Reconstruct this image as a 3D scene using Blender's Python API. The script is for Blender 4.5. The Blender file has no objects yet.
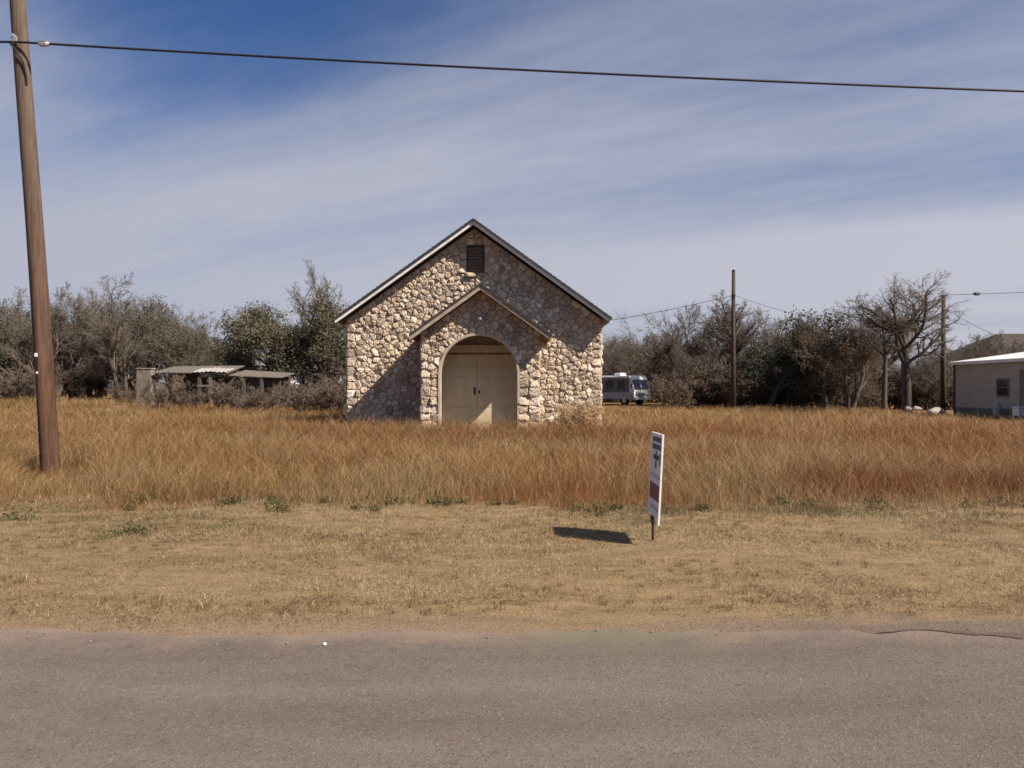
import bpy, math, random
import numpy as np
from mathutils import Vector, Matrix

random.seed(7)
rng = np.random.default_rng(11)
SC = bpy.context.scene
COL = SC.collection
R = math.radians
PI = math.pi

# ------------------------------------------------------------------ camera
EYE, FPX, HORIZON = 1.6, 800.0, 388.0
cam_d = bpy.data.cameras.new('camera')
cam = bpy.data.objects.new('camera', cam_d)
COL.objects.link(cam)
cam_d.sensor_width = 36.0
cam_d.lens = FPX / 1024 * 36.0
cam_d.clip_start, cam_d.clip_end = 0.05, 9000
cam.location = (0, 0, EYE)
cam.rotation_euler = (R(90) + math.atan((HORIZON - 384) / FPX), 0, 0)
SC.camera = cam

# ------------------------------------------------------------------ light
SUN = Vector((1.0, -0.55, 1.07)).normalized()
SUN_EL = math.asin(SUN.z)
SUN_AZ = math.atan2(SUN.x, SUN.y)           # clockwise from +Y
sun_d = bpy.data.lights.new('sun', 'SUN')
sun_d.energy = 5.0
sun_d.angle = R(0.5)
sun_d.color = (1.0, 0.90, 0.78)
sun = bpy.data.objects.new('sun', sun_d)
COL.objects.link(sun)
sun.location = (60, -40, 80)
sun.rotation_euler = (-SUN).to_track_quat('-Z', 'Y').to_euler()

SC.view_settings.view_transform = 'Standard'
SC.view_settings.look = 'None'
SC.view_settings.exposure = 0.75
SC.view_settings.gamma = 1.0
SC.view_settings.use_curve_mapping = False
SC.render.engine = 'CYCLES'
SC.cycles.filter_width = 1.6
SC.cycles.max_bounces = 5
SC.cycles.diffuse_bounces = 3
SC.cycles.transparent_max_bounces = 8


class NT:
    """small helper for node trees"""
    def __init__(self, tree):
        self.t = tree
        for n in list(tree.nodes):
            tree.nodes.remove(n)

    def n(self, kind, **kw):
        nd = self.t.nodes.new(kind)
        for k, v in kw.items():
            if k.startswith('in_'):
                key = k[3:]
                key = int(key) if key.isdigit() else key.replace('_', ' ')
                nd.inputs[key].default_value = v
            else:
                setattr(nd, k, v)
        return nd

    def l(self, a, ao, b, bi):
        self.t.links.new(a.outputs[ao], b.inputs[bi])

    def noise(self, vec, scale, detail=4, rough=0.55, dist=0.0):
        nd = self.n('ShaderNodeTexNoise')
        nd.inputs['Scale'].default_value = scale
        nd.inputs['Detail'].default_value = detail
        nd.inputs['Roughness'].default_value = rough
        nd.inputs['Distortion'].default_value = dist
        if vec is not None:
            self.t.links.new(vec, nd.inputs['Vector'])
        return nd.outputs['Fac']

    def mapr(self, val, a, b, c=0.0, d=1.0, smooth=False):
        nd = self.n('ShaderNodeMapRange')
        nd.clamp = True
        if smooth:
            nd.interpolation_type = 'SMOOTHSTEP'
        for i, v in zip(('From Min', 'From Max', 'To Min', 'To Max'), (a, b, c, d)):
            nd.inputs[i].default_value = v
        self.t.links.new(val, nd.inputs['Value'])
        return nd.outputs['Result']

    def math(self, op, a, b=None, clamp=False):
        nd = self.n('ShaderNodeMath', operation=op, use_clamp=clamp)
        for i, v in enumerate((a, b)):
            if v is None:
                continue
            if isinstance(v, (int, float)):
                nd.inputs[i].default_value = v
            else:
                self.t.links.new(v, nd.inputs[i])
        return nd.outputs[0]

    def mix(self, fac, a, b, blend='MIX'):
        nd = self.n('ShaderNodeMix', data_type='RGBA', blend_type=blend)
        ins = [nd.inputs[0], nd.inputs[6], nd.inputs[7]]
        for s, v in zip(ins, (fac, a, b)):
            if isinstance(v, (int, float)):
                s.default_value = v
            elif isinstance(v, (tuple, list)):
                s.default_value = (*v, 1.0) if len(v) == 3 else v
            else:
                self.t.links.new(v, s)
        return nd.outputs[2]


# ------------------------------------------------------------------ sky: clear air with thin streaked high cloud
world = bpy.data.worlds.new('World')
SC.world = world
world.use_nodes = True
w = NT(world.node_tree)
sky = w.n('ShaderNodeTexSky')
sky.sky_type = 'NISHITA'
sky.sun_disc = False
sky.sun_elevation = SUN_EL
sky.sun_rotation = SUN_AZ
sky.altitude = 150
sky.air_density = 1.0
sky.dust_density = 1.0
sky.ozone_density = 2.0
tc = w.n('ShaderNodeTexCoord')
sep = w.n('ShaderNodeSeparateXYZ')
w.l(tc, 'Generated', sep, 0)
zz = w.math('ADD', w.math('MAXIMUM', sep.outputs[2], 0.0), 0.10)
cx = w.math('DIVIDE', sep.outputs[0], zz)
cy = w.math('DIVIDE', sep.outputs[1], zz)
ang = math.atan2(1.0, -1.7)
ca, sa = math.cos(ang), math.sin(ang)
along = w.math('ADD', w.math('MULTIPLY', cx, ca), w.math('MULTIPLY', cy, sa))
across = w.math('SUBTRACT', w.math('MULTIPLY', cy, ca), w.math('MULTIPLY', cx, sa))
cmb = w.n('ShaderNodeCombineXYZ')
w.t.links.new(w.math('MULTIPLY', along, 0.22), cmb.inputs[0])
w.t.links.new(across, cmb.inputs[1])
cmb.inputs[2].default_value = 15.1
cmb2 = w.n('ShaderNodeCombineXYZ')
w.t.links.new(w.math('MULTIPLY', along, 0.45), cmb2.inputs[0])
w.t.links.new(across, cmb2.inputs[1])
cmb2.inputs[2].default_value = 9.1
streak = w.noise(cmb.outputs[0], 0.9, 6, 0.50, 0.30)
soft = w.noise(cmb2.outputs[0], 0.33, 3, 0.5, 0.2)
ripple = w.noise(cmb2.outputs[0], 7.0, 4, 0.6, 0.3)
raw = w.math('ADD', w.math('MULTIPLY', streak, 1.15), w.math('MULTIPLY', soft, 0.40))
raw = w.math('ADD', raw, w.math('MULTIPLY', w.math('SUBTRACT', ripple, 0.5), 0.16))
# the bank of cloud is thicker to the right and lower down, and thins out high on the left
dv = w.n('ShaderNodeVectorMath', operation='DOT_PRODUCT')
w.l(tc, 'Generated', dv, 0)
dv.inputs[1].default_value = Vector((-0.42, 1.0, 0.76)).normalized()
clear = w.mapr(dv.outputs['Value'], 0.94, 1.0, 0.0, 0.24, True)
low = w.mapr(sep.outputs[2], 0.05, 0.46, 0.20, -0.06, True)
horiz = w.mapr(sep.outputs[2], 0.05, 0.14, -0.20, 0.0, True)
raw = w.math('ADD', w.math('ADD', w.math('SUBTRACT', raw, clear), low), horiz)
cover = w.mapr(raw, 0.35, 1.00, 0.0, 0.95, True)
# the cloud bank lies ahead; unseen cover behind the viewer is thinned to cut shadow fill
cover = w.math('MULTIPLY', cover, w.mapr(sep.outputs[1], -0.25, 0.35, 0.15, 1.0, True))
cloud_col = w.mix(w.mapr(sep.outputs[0], -0.7, 0.7), (5.4, 5.55, 6.6), (6.8, 6.8, 7.7))
tint = w.mix(1.0, sky.outputs[0], w.mix(w.mapr(sep.outputs[2], 0.02, 0.25), (0.74, 0.80, 1.02), (0.50, 0.72, 1.06)), 'MULTIPLY')
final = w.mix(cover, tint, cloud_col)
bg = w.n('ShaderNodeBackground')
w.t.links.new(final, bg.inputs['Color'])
bg.inputs['Strength'].default_value = 0.05
wo = w.n('ShaderNodeOutputWorld')
w.l(bg, 0, wo, 0)


# ------------------------------------------------------------------ materials
def new_mat(name):
    m = bpy.data.materials.new(name)
    m.use_nodes = True
    return m, NT(m.node_tree)


def finish(m, t, col, rough=0.8, bump=None, bstr=0.3, bdist=0.02, metallic=0.0, spec=0.3):
    b = t.n('ShaderNodeBsdfPrincipled')
    if isinstance(col, (tuple, list)):
        b.inputs['Base Color'].default_value = (*col, 1)
    else:
        t.t.links.new(col, b.inputs['Base Color'])
    if isinstance(rough, (int, float)):
        b.inputs['Roughness'].default_value = rough
    else:
        t.t.links.new(rough, b.inputs['Roughness'])
    b.inputs['Metallic'].default_value = metallic
    b.inputs['Specular IOR Level'].default_value = spec
    if bump is not None:
        bp = t.n('ShaderNodeBump')
        bp.inputs['Strength'].default_value = bstr
        bp.inputs['Distance'].default_value = bdist
        t.t.links.new(bump, bp.inputs['Height'])
        t.l(bp, 0, b, 'Normal')
    o = t.n('ShaderNodeOutputMaterial')
    t.l(b, 0, o, 0)
    return m


def plain(name, c1, c2, scale=6.0, rough=0.75, stretch=(1, 1, 1), bstr=0.25, bdist=0.01, metallic=0.0, spec=0.3, detail=5):
    """two-tone noisy surface in object space"""
    m, t = new_mat(name)
    g = t.n('ShaderNodeNewGeometry')
    mp = t.n('ShaderNodeMapping')
    mp.inputs['Scale'].default_value = stretch
    t.l(g, 'Position', mp, 0)
    a = t.noise(mp.outputs[0], scale, detail, 0.62)
    b = t.noise(mp.outputs[0], scale * 7.3, 3, 0.6)
    f = t.mapr(t.math('ADD', t.math('MULTIPLY', a, 0.7), t.math('MULTIPLY', b, 0.3)), 0.36, 0.64)
    return finish(m, t, t.mix(f, c1, c2), rough, b, bstr, bdist, metallic, spec)


def vcol_mat(name, rough=0.85, scale=25.0, vary=0.35, bstr=0.5, bdist=0.012, spec=0.2, translucent=0.0, stain=False):
    """base colour comes from the piece's own 'tint' attribute, broken up by noise"""
    m, t = new_mat(name)
    at_ = t.n('ShaderNodeAttribute', attribute_name='tint')
    g = t.n('ShaderNodeNewGeometry')
    if scale:
        a = t.noise(g.outputs['Position'], scale, 6, 0.65)
        f = t.mapr(a, 0.3, 0.7, 1 - vary, 1 + vary)
        cc = t.n('ShaderNodeCombineColor')
        for i in range(3):
            t.t.links.new(f, cc.inputs[i])
        col = t.mix(1.0, at_.outputs['Color'], cc.outputs[0], 'MULTIPLY')
        if stain:
            st_ = t.noise(g.outputs['Position'], 0.9, 5, 0.65)
            col = t.mix(t.mapr(st_, 0.50, 0.72, 0.0, 0.45), col, t.mix(1.0, col, (0.62, 0.56, 0.50), 'MULTIPLY'))
            sp_ = t.noise(g.outputs['Position'], 55.0, 3, 0.8)
            col = t.mix(t.mapr(sp_, 0.58, 0.74, 0.0, 0.5), col, t.mix(1.0, col, (0.45, 0.42, 0.40), 'MULTIPLY'))
        m = finish(m, t, col, rough, a, bstr, bdist, 0, spec)
    else:
        m = finish(m, t, at_.outputs['Color'], rough, spec=spec)
    if translucent:
        bs = [n for n in t.t.nodes if n.type == 'BSDF_PRINCIPLED'][0]
        out = [n for n in t.t.nodes if n.type == 'OUTPUT_MATERIAL'][0]
        tr = t.n('ShaderNodeBsdfTranslucent')
        t.l(at_, 'Color', tr, 'Color')
        mx = t.n('ShaderNodeMixShader')
        mx.inputs[0].default_value = translucent
        t.l(bs, 0, mx, 1)
        t.l(tr, 0, mx, 2)
        t.l(mx, 0, out, 0)
    return m


M = {}
M['stone'] = vcol_mat('fieldstone', 0.9, 20.0, 0.6, 1.0, 0.04, stain=True)
M['mortar'] = plain('lime_mortar', (0.24, 0.195, 0.15), (0.42, 0.345, 0.27), 3.0, 0.95)
M['plaster'] = plain('old_plaster', (0.36, 0.29, 0.22), (0.52, 0.43, 0.33), 2.2, 0.9)
M['ceiling'] = plain('porch_ceiling', (0.20, 0.15, 0.11), (0.32, 0.25, 0.19), 2.0, 0.9, (1, 6, 1))
M['shingle'] = plain('weathered_shingles', (0.028, 0.028, 0.032), (0.065, 0.062, 0.062), 3.5, 0.9, (1, 5, 1), 0.5, 0.02)
M['white_trim'] = plain('weathered_white_paint', (0.62, 0.59, 0.55), (0.86, 0.85, 0.82), 2.6, 0.75, (1, 1, 1.6))
M['tan_trim'] = plain('bare_tan_board', (0.26, 0.20, 0.14), (0.46, 0.37, 0.28), 3.4, 0.8, (1, 1, 2))
M['soffit'] = plain('soffit_boards', (0.13, 0.10, 0.075), (0.24, 0.19, 0.14), 3.0, 0.85)
M['door'] = plain('faded_cream_door_paint', (0.48, 0.37, 0.235), (0.64, 0.52, 0.35), 1.7, 0.7, (1, 1, 0.35), 0.3, 0.01)
M['door_beam'] = plain('cream_lintel_paint', (0.46, 0.36, 0.24), (0.58, 0.47, 0.33), 2.2, 0.75)
M['door_red'] = plain('dull_red_strip', (0.20, 0.075, 0.05), (0.30, 0.13, 0.085), 2.2, 0.8)
M['dark_wood'] = plain('dark_wood', (0.045, 0.03, 0.02), (0.085, 0.06, 0.042), 5.0, 0.8)
M['slat'] = plain('brown_slats', (0.13, 0.085, 0.06), (0.20, 0.14, 0.10), 5.0, 0.8)
M['iron'] = plain('black_iron', (0.02, 0.018, 0.016), (0.05, 0.04, 0.035), 9, 0.55, metallic=0.3)
M['galv'] = plain('galvanised_steel', (0.42, 0.43, 0.45), (0.62, 0.62, 0.63), 9, 0.42, metallic=0.7)
M['cable'] = plain('black_cable_sheath', (0.012, 0.012, 0.015), (0.026, 0.026, 0.03), 12, 0.6)
M['concrete'] = plain('old_concrete', (0.26, 0.23, 0.20), (0.40, 0.36, 0.31), 2.5, 0.9)
M['white'] = plain('white_paint', (0.70, 0.68, 0.65), (0.82, 0.81, 0.79), 3, 0.55)
M['sheet'] = plain('white_sheet_roof', (0.62, 0.60, 0.57), (0.80, 0.79, 0.77), 2, 0.45)
M['oldsheet'] = plain('old_tin_sheet', (0.16, 0.145, 0.13), (0.50, 0.48, 0.45), 1.5, 0.5, (1.5, 5, 1))
M['rusty'] = plain('rusty_sheet', (0.10, 0.08, 0.065), (0.20, 0.17, 0.145), 1.4, 0.75, (1, 5, 1))
M['siding'] = plain('grey_siding', (0.32, 0.285, 0.24), (0.42, 0.38, 0.325), 1.2, 0.8, (1, 1, 4))
M['greyboard'] = plain('grey_weathered_boards', (0.055, 0.045, 0.037), (0.12, 0.10, 0.082), 2.0, 0.9, (6, 6, 0.7))
M['palestone'] = plain('pale_rubble', (0.13, 0.105, 0.082), (0.27, 0.225, 0.18), 2.6, 0.95, bstr=0.8, bdist=0.05)
M['glass'] = plain('window_glass', (0.02, 0.024, 0.028), (0.035, 0.04, 0.045), 1, 0.08, spec=0.6, bstr=0.0)
M['rubber'] = plain('tyre_rubber', (0.015, 0.015, 0.015), (0.03, 0.03, 0.03), 9, 0.9)
M['rv_dark'] = plain('rv_grey_band', (0.10, 0.11, 0.10), (0.17, 0.18, 0.165), 1, 0.5)  # this grey includes the shade on the motorhome flanks
M['rv_skirt_shade'] = plain('rv_grey_skirt', (0.38, 0.36, 0.33), (0.48, 0.46, 0.43), 1, 0.6)
M['brownroof'] = plain('brown_roof', (0.045, 0.034, 0.028), (0.08, 0.06, 0.048), 1.4, 0.9)
M['bark'] = plain('grey_bark', (0.06, 0.047, 0.037), (0.13, 0.105, 0.084), 6, 0.95, (1, 1, 0.3), 0.7, 0.03)
M['twig'] = plain('bare_twigs', (0.098, 0.080, 0.062), (0.190, 0.157, 0.125), 0.8, 0.95, bstr=0.0)
M['brushtwig'] = plain('brown_brush_twigs', (0.10, 0.074, 0.054), (0.19, 0.145, 0.108), 0.7, 0.95, bstr=0.0)
M['oakleaf'] = vcol_mat('live_oak_leaves', 0.7, 0, translucent=0.15)
M['grass'] = vcol_mat('dry_grass_blades', 0.8, 0, translucent=0.22)
M['weed'] = vcol_mat('green_weed_leaves', 0.7, 0, translucent=0.2)


def pole_mat():
    m, t = new_mat('weathered_pole_wood')
    g = t.n('ShaderNodeNewGeometry')
    mp = t.n('ShaderNodeMapping')
    mp.inputs['Scale'].default_value = (1, 1, 0.05)
    t.l(g, 'Position', mp, 0)
    a = t.noise(mp.outputs[0], 26, 6, 0.7)
    b = t.noise(mp.outputs[0], 5, 4, 0.6)
    sp = t.n('ShaderNodeSeparateXYZ')
    t.l(g, 'Position', sp, 0)
    # creosote-stained reddish lower, sun-bleached grey-tan upper: a real difference in the wood
    h = t.mapr(sp.outputs[2], 1.5, 6.5)
    c1 = t.mix(h, (0.042, 0.022, 0.014), (0.064, 0.045, 0.034))
    c2 = t.mix(h, (0.125, 0.066, 0.040), (0.150, 0.108, 0.080))
    f = t.mapr(t.math('ADD', t.math('MULTIPLY', a, 0.6), t.math('MULTIPLY', b, 0.4)), 0.36, 0.62)
    return finish(m, t, t.mix(f, c1, c2), 0.9, a, 0.8, 0.02, 0, 0.2)


M['pole'] = pole_mat()


def ground_mat():
    m, t = new_mat('dry_ground')
    g = t.n('ShaderNodeNewGeometry')
    P = g.outputs['Position']
    sp = t.n('ShaderNodeSeparateXYZ')
    t.l(g, 'Position', sp, 0)
    mp = t.n('ShaderNodeMapping')
    mp.inputs['Scale'].default_value = (0.45, 1.0, 1.0)
    t.l(g, 'Position', mp, 0)
    n1 = t.noise(P, 0.55, 5, 0.6)
    n2 = t.noise(mp.outputs[0], 4.2, 7, 0.72)
    n3 = t.noise(P, 42.0, 5, 0.75)
    straw = t.mix(t.mapr(n2, 0.36, 0.62), (0.10, 0.062, 0.032), (0.262, 0.182, 0.098))
    straw = t.mix(t.mapr(n3, 0.34, 0.70, 0.0, 0.7), straw, (0.33, 0.235, 0.125))
    straw = t.mix(t.mapr(n3, 0.48, 0.30, 0.0, 0.7), straw, (0.075, 0.046, 0.023))
    dirt = t.mix(t.mapr(n3, 0.35, 0.65), (0.165, 0.108, 0.068), (0.30, 0.213, 0.145))
    thin = t.mapr(n1, 0.50, 0.66)
    c = t.mix(t.math('MULTIPLY', thin, 0.35), straw, dirt)
    edge = t.math('ADD', sp.outputs[1], t.math('MULTIPLY', t.math('SUBTRACT', n1, 0.5), 1.3))
    c = t.mix(t.mapr(edge, 5.3, 5.85, 0.9, 0.0), c, dirt)
    # gravelly patch of an old drive at right, where the road edge has crumbled
    gx = t.math('ADD', sp.outputs[0], t.math('MULTIPLY', t.math('SUBTRACT', n2, 0.5), 2.5))
    gy = t.math('ADD', sp.outputs[1], t.math('MULTIPLY', t.math('SUBTRACT', n2, 0.5), 0.9))
    gf = t.math('MULTIPLY', t.mapr(gx, 0.6, 2.2), t.mapr(gy, 5.75, 5.50))
    n5 = t.noise(P, 95.0, 3, 0.8)
    grav = t.mix(t.mapr(n5, 0.36, 0.66), (0.075, 0.056, 0.044), (0.25, 0.195, 0.155))
    c = t.mix(t.math('MULTIPLY', gf, 0.85), c, grav)
    red = t.mix(t.mapr(n2, 0.35, 0.65), (0.13, 0.066, 0.026), (0.24, 0.135, 0.058))
    c = t.mix(t.mapr(sp.outputs[1], 10.6, 11.4), c, red)
    bump = t.math('ADD', t.math('MULTIPLY', n2, 0.6), t.math('MULTIPLY', n3, 0.4))
    return finish(m, t, c, 0.95, bump, 0.9, 0.05, 0, 0.1)


def road_mat():
    m, t = new_mat('faded_chip_seal')
    g = t.n('ShaderNodeNewGeometry')
    P = g.outputs['Position']
    mp = t.n('ShaderNodeMapping')
    mp.inputs['Scale'].default_value = (0.16, 1.0, 1.0)
    t.l(g, 'Position', mp, 0)
    big = t.noise(mp.outputs[0], 1.1, 5, 0.62)
    mid = t.noise(P, 2.6, 6, 0.7)
    fine = t.noise(P, 120, 4, 0.8)
    vor = t.n('ShaderNodeTexVoronoi', feature='F1')
    vor.inputs['Scale'].default_value = 95
    t.l(g, 'Position', vor, 'Vector')
    c = t.mix(t.mapr(big, 0.32, 0.68), (0.110, 0.087, 0.074), (0.165, 0.134, 0.117))
    c = t.mix(t.mapr(mid, 0.50, 0.72, 0, 0.65), c, (0.115, 0.082, 0.062))
    blot = t.noise(P, 9.0, 5, 0.7)
    c = t.mix(t.mapr(blot, 0.56, 0.70, 0, 0.45), c, (0.085, 0.060, 0.046))
    c = t.mix(t.mapr(fine, 0.54, 0.76, 0, 0.25), c, (0.255, 0.21, 0.175))
    c = t.mix(t.mapr(fine, 0.46, 0.30, 0, 0.45), c, (0.055, 0.044, 0.038))
    wn = t.n('ShaderNodeSeparateColor')
    t.l(vor, 'Color', wn, 0)
    c = t.mix(t.mapr(wn.outputs[0], 0.82, 1.0, 0, 0.28), c, (0.33, 0.27, 0.23))
    c = t.mix(t.mapr(wn.outputs[1], 0.86, 1.0, 0, 0.6), c, (0.05, 0.04, 0.035))
    sp = t.n('ShaderNodeSeparateXYZ')
    t.l(g, 'Position', sp, 0)
    e = t.math('ADD', sp.outputs[1], t.math('MULTIPLY', t.math('SUBTRACT', mid, 0.5), 1.0))
    c = t.mix(t.mapr(e, 4.9, 5.3, 0, 0.7), c, (0.250, 0.185, 0.135))
    gx = t.math('MULTIPLY', t.mapr(sp.outputs[0], -0.1, 0.5), t.mapr(sp.outputs[0], 1.5, 0.9))
    gg = t.math('MULTIPLY', gx, t.mapr(e, 4.65, 5.0))
    c = t.mix(t.math('MULTIPLY', gg, 0.55), c, (0.125, 0.122, 0.078))
    h = t.math('ADD', t.math('MULTIPLY', vor.outputs['Distance'], 0.7), fine)
    return finish(m, t, c, 0.95, h, 0.55, 0.007, 0, 0.15)


M['ground'] = ground_mat()
M['road'] = road_mat()


# ------------------------------------------------------------------ mesh helpers
def link(o, parent=None):
    COL.objects.link(o)
    if parent is not None:
        o.parent = parent
    return o


class MB:
    """collects vertices and faces, then becomes ONE mesh object"""
    def __init__(self):
        self.v, self.f, self.c = [], [], []

    def add(self, verts, faces, col=None):
        o = len(self.v)
        self.v += [tuple(p) for p in verts]
        self.f += [tuple(i + o for i in q) for q in faces]
        self.c += [col or (0.5, 0.5, 0.5)] * len(verts)

    def box(self, x0, x1, y0, y1, z0, z1):
        self.add([(x, y, z) for z in (z0, z1) for y in (y0, y1) for x in (x0, x1)],
                 [(0, 2, 3, 1), (4, 5, 7, 6), (0, 1, 5, 4), (2, 6, 7, 3), (0, 4, 6, 2), (1, 3, 7, 5)])

    def prism(self, poly, d0, d1, ax='y'):
        """extrude a polygon given in the other two axes between d0 and d1 along ax"""
        def P(a, b, d):
            return {'y': (a, d, b), 'x': (d, a, b), 'z': (a, b, d)}[ax]
        n = len(poly)
        vs = [P(a, b, d0) for a, b in poly] + [P(a, b, d1) for a, b in poly]
        fs = [tuple(range(n)), tuple(range(2 * n - 1, n - 1, -1))]
        fs += [(i, i + n, (i + 1) % n + n, (i + 1) % n) for i in range(n)]
        self.add(vs, fs)

    def tube(self, pts, rad, n=8, cap=True):
        pts = [Vector(p) for p in pts]
        rads = rad if isinstance(rad, (list, tuple)) else [rad] * len(pts)
        vs, fs = [], []
        for i, p in enumerate(pts):
            d = (pts[min(i + 1, len(pts) - 1)] - pts[max(i - 1, 0)]).normalized()
            up = Vector((0, 0, 1)) if abs(d.z) < 0.9 else Vector((1, 0, 0))
            a = d.cross(up).normalized()
            b = d.cross(a)
            for k in range(n):
                t = 2 * PI * k / n
                vs.append(p + (a * math.cos(t) + b * math.sin(t)) * rads[i])
        for i in range(len(pts) - 1):
            for k in range(n):
                k2 = (k + 1) % n
                fs.append((i * n + k, i * n + k2, (i + 1) * n + k2, (i + 1) * n + k))
        if cap:
            fs.append(tuple(range(n)))
            fs.append(tuple(range(len(pts) * n - 1, (len(pts) - 1) * n - 1, -1)))
        self.add(vs, fs)

    def mesh(self, name, mat, smooth=False, origin=(0, 0, 0), fixn=True):
        me = bpy.data.meshes.new(name)
        ox, oy, oz = origin
        me.from_pydata([(x - ox, y - oy, z - oz) for x, y, z in self.v], [], self.f)
        a = me.color_attributes.new('tint', 'FLOAT_COLOR', 'POINT')
        a.data.foreach_set('color', np.array([(*c, 1) for c in self.c], dtype=np.float32).ravel())
        me.materials.append(mat)
        if fixn:
            import bmesh
            bm = bmesh.new()
            bm.from_mesh(me)
            bmesh.ops.recalc_face_normals(bm, faces=bm.faces)
            bm.to_mesh(me)
            bm.free()
        if smooth:
            me.polygons.foreach_set('use_smooth', [True] * len(me.polygons))
        return me

    def build(self, name, mat, parent=None, smooth=False, origin=None, bevel=0.0, fixn=True):
        if origin is None:
            origin = root_loc(parent) if parent is not None else (0, 0, 0)
        o = bpy.data.objects.new(name, self.mesh(name, mat, smooth, origin, fixn))
        link(o, parent)
        if parent is None:
            o.location = origin
        if bevel:
            b = o.modifiers.new('bevel', 'BEVEL')
            b.width = bevel
            b.segments = 2
            b.limit_method = 'ANGLE'
        return o


def root_loc(o):
    while o.parent is not None:
        o = o.parent
    return tuple(o.location)


def np_mesh(name, mat, verts, nper, faces_per, cols=None, smooth=False):
    """many identical little pieces in one mesh; faces_per: list of index tuples within one piece"""
    me = bpy.data.meshes.new(name)
    nv = len(verts)
    npc = nv // nper
    tot_loop = sum(len(f) for f in faces_per)
    base = (np.arange(npc) * nper)[:, None]
    pat = np.array([i for f in faces_per for i in f])[None, :]
    loops = (base + pat).ravel().astype(np.int32)
    starts1 = np.cumsum([0] + [len(f) for f in faces_per])[:-1]
    starts = ((np.arange(npc) * tot_loop)[:, None] + starts1[None, :]).ravel().astype(np.int32)
    me.vertices.add(nv)
    me.vertices.foreach_set('co', verts.astype(np.float32).ravel())
    me.loops.add(len(loops))
    me.loops.foreach_set('vertex_index', loops)
    me.polygons.add(len(starts))
    me.polygons.foreach_set('loop_start', starts)
    if smooth:
        me.polygons.foreach_set('use_smooth', np.ones(len(starts), dtype=bool))
    me.update(calc_edges=True)
    if cols is not None:
        a = me.color_attributes.new('tint', 'FLOAT_COLOR', 'POINT')
        a.data.foreach_set('color', np.concatenate([cols, np.ones((nv, 1))], 1).astype(np.float32).ravel())
    me.materials.append(mat)
    return me


def tag(o, label=None, cat=None, group=None, kind=None):
    if label:
        o['label'] = label
    if cat:
        o['category'] = cat
    if group:
        o['group'] = group
    if kind:
        o['kind'] = kind
    return o


def thing(name, label, cat, loc=(0, 0, 0), rz=0.0, group=None):
    o = bpy.data.objects.new(name, None)
    o.empty_display_size = 0.3
    link(o)
    o.location = loc
    o.rotation_euler = (0, 0, rz)
    return tag(o, label, cat, group)


def px(x, y, Y):
    return ((x - 512) / FPX * Y, Y, EYE + (HORIZON - y) / FPX * Y)


# value noise for terrain and patches
_perm = rng.random((64, 64))


def vnoise(x, y, s):
    x = np.asarray(x, float) / s
    y = np.asarray(y, float) / s
    xi, yi = np.floor(x).astype(int), np.floor(y).astype(int)
    fx, fy = x - xi, y - yi
    fx, fy = fx * fx * (3 - 2 * fx), fy * fy * (3 - 2 * fy)
    g = lambda a, b: _perm[a % 64, b % 64]
    return (g(xi, yi) * (1 - fx) + g(xi + 1, yi) * fx) * (1 - fy) + (g(xi, yi + 1) * (1 - fx) + g(xi + 1, yi + 1) * fx) * fy


def sstep(a, b, x):
    t = np.clip((np.asarray(x, float) - a) / (b - a), 0, 1)
    return t * t * (3 - 2 * t)


def H(x, y):
    """terrain height"""
    x, y = np.asarray(x, float), np.asarray(y, float)
    h = -0.03 * np.ones(np.broadcast(x, y).shape)
    v = sstep(5.3, 6.4, y) * (1 - 0 * x)
    h = h + v * (0.03 + 0.05 * (vnoise(x, y, 2.3) - 0.5) + 0.025 * (vnoise(x, y, 0.7) - 0.5))
    h = h + sstep(11, 16, y) * 0.16 * (vnoise(x + 31, y, 6.0) - 0.5)
    h = h + sstep(34, 58, y) * sstep(-4, -24, x) * 0.75
    return h


# ------------------------------------------------------------------ ground and road
def ground():
    xs = np.concatenate([[-4000, -1500, -600, -250, -140, -100], np.arange(-80, -14, 2.0), np.arange(-14, 14.01, 0.35),
                         np.arange(16, 80.1, 2.0), [100, 140, 250, 600, 1500, 4000]])
    ys = np.concatenate([[-2000, -600, -150, -40, -15, -6, 0, 4], np.arange(5.0, 14, 0.3), np.arange(14, 40, 1.0),
                         np.arange(40, 121, 3.0), [140, 180, 260, 500, 1200, 4000]])
    X, Y = np.meshgrid(xs, ys)
    Z = H(X, Y)
    nx, ny = len(xs), len(ys)
    vs = np.stack([X, Y, Z], -1).reshape(-1, 3)
    fs = [(j * nx + i, j * nx + i + 1, (j + 1) * nx + i + 1, (j + 1) * nx + i) for j in range(ny - 1) for i in range(nx - 1)]
    me = bpy.data.meshes.new('ground')
    me.from_pydata(vs.tolist(), [], fs)
    me.materials.append(M['ground'])
    me.polygons.foreach_set('use_smooth', [True] * len(me.polygons))
    o = bpy.data.objects.new('ground', me)
    link(o)
    tag(o, kind='structure')


def road_edge(x):
    x = np.asarray(x, float)
    e = 5.22 + 0.16 * (vnoise(x, 3.3, 1.6) - 0.5) + 0.15 * (vnoise(x, 9.3, 0.45) - 0.5) + 0.09 * (vnoise(x, 5.1, 0.13) - 0.5)
    e = e + sstep(1.8, 3.0, x) * (0.16 * (vnoise(x, 19.3, 0.5) - 0.5) + 0.12 * (vnoise(x, 23.1, 0.16) - 0.5))
    return e - 0.12 * sstep(2.0, 3.2, x) + 0.14 * np.exp(-((x - 0.9) / 0.7) ** 2) + 0.03 * sstep(0, -3, x)


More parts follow.
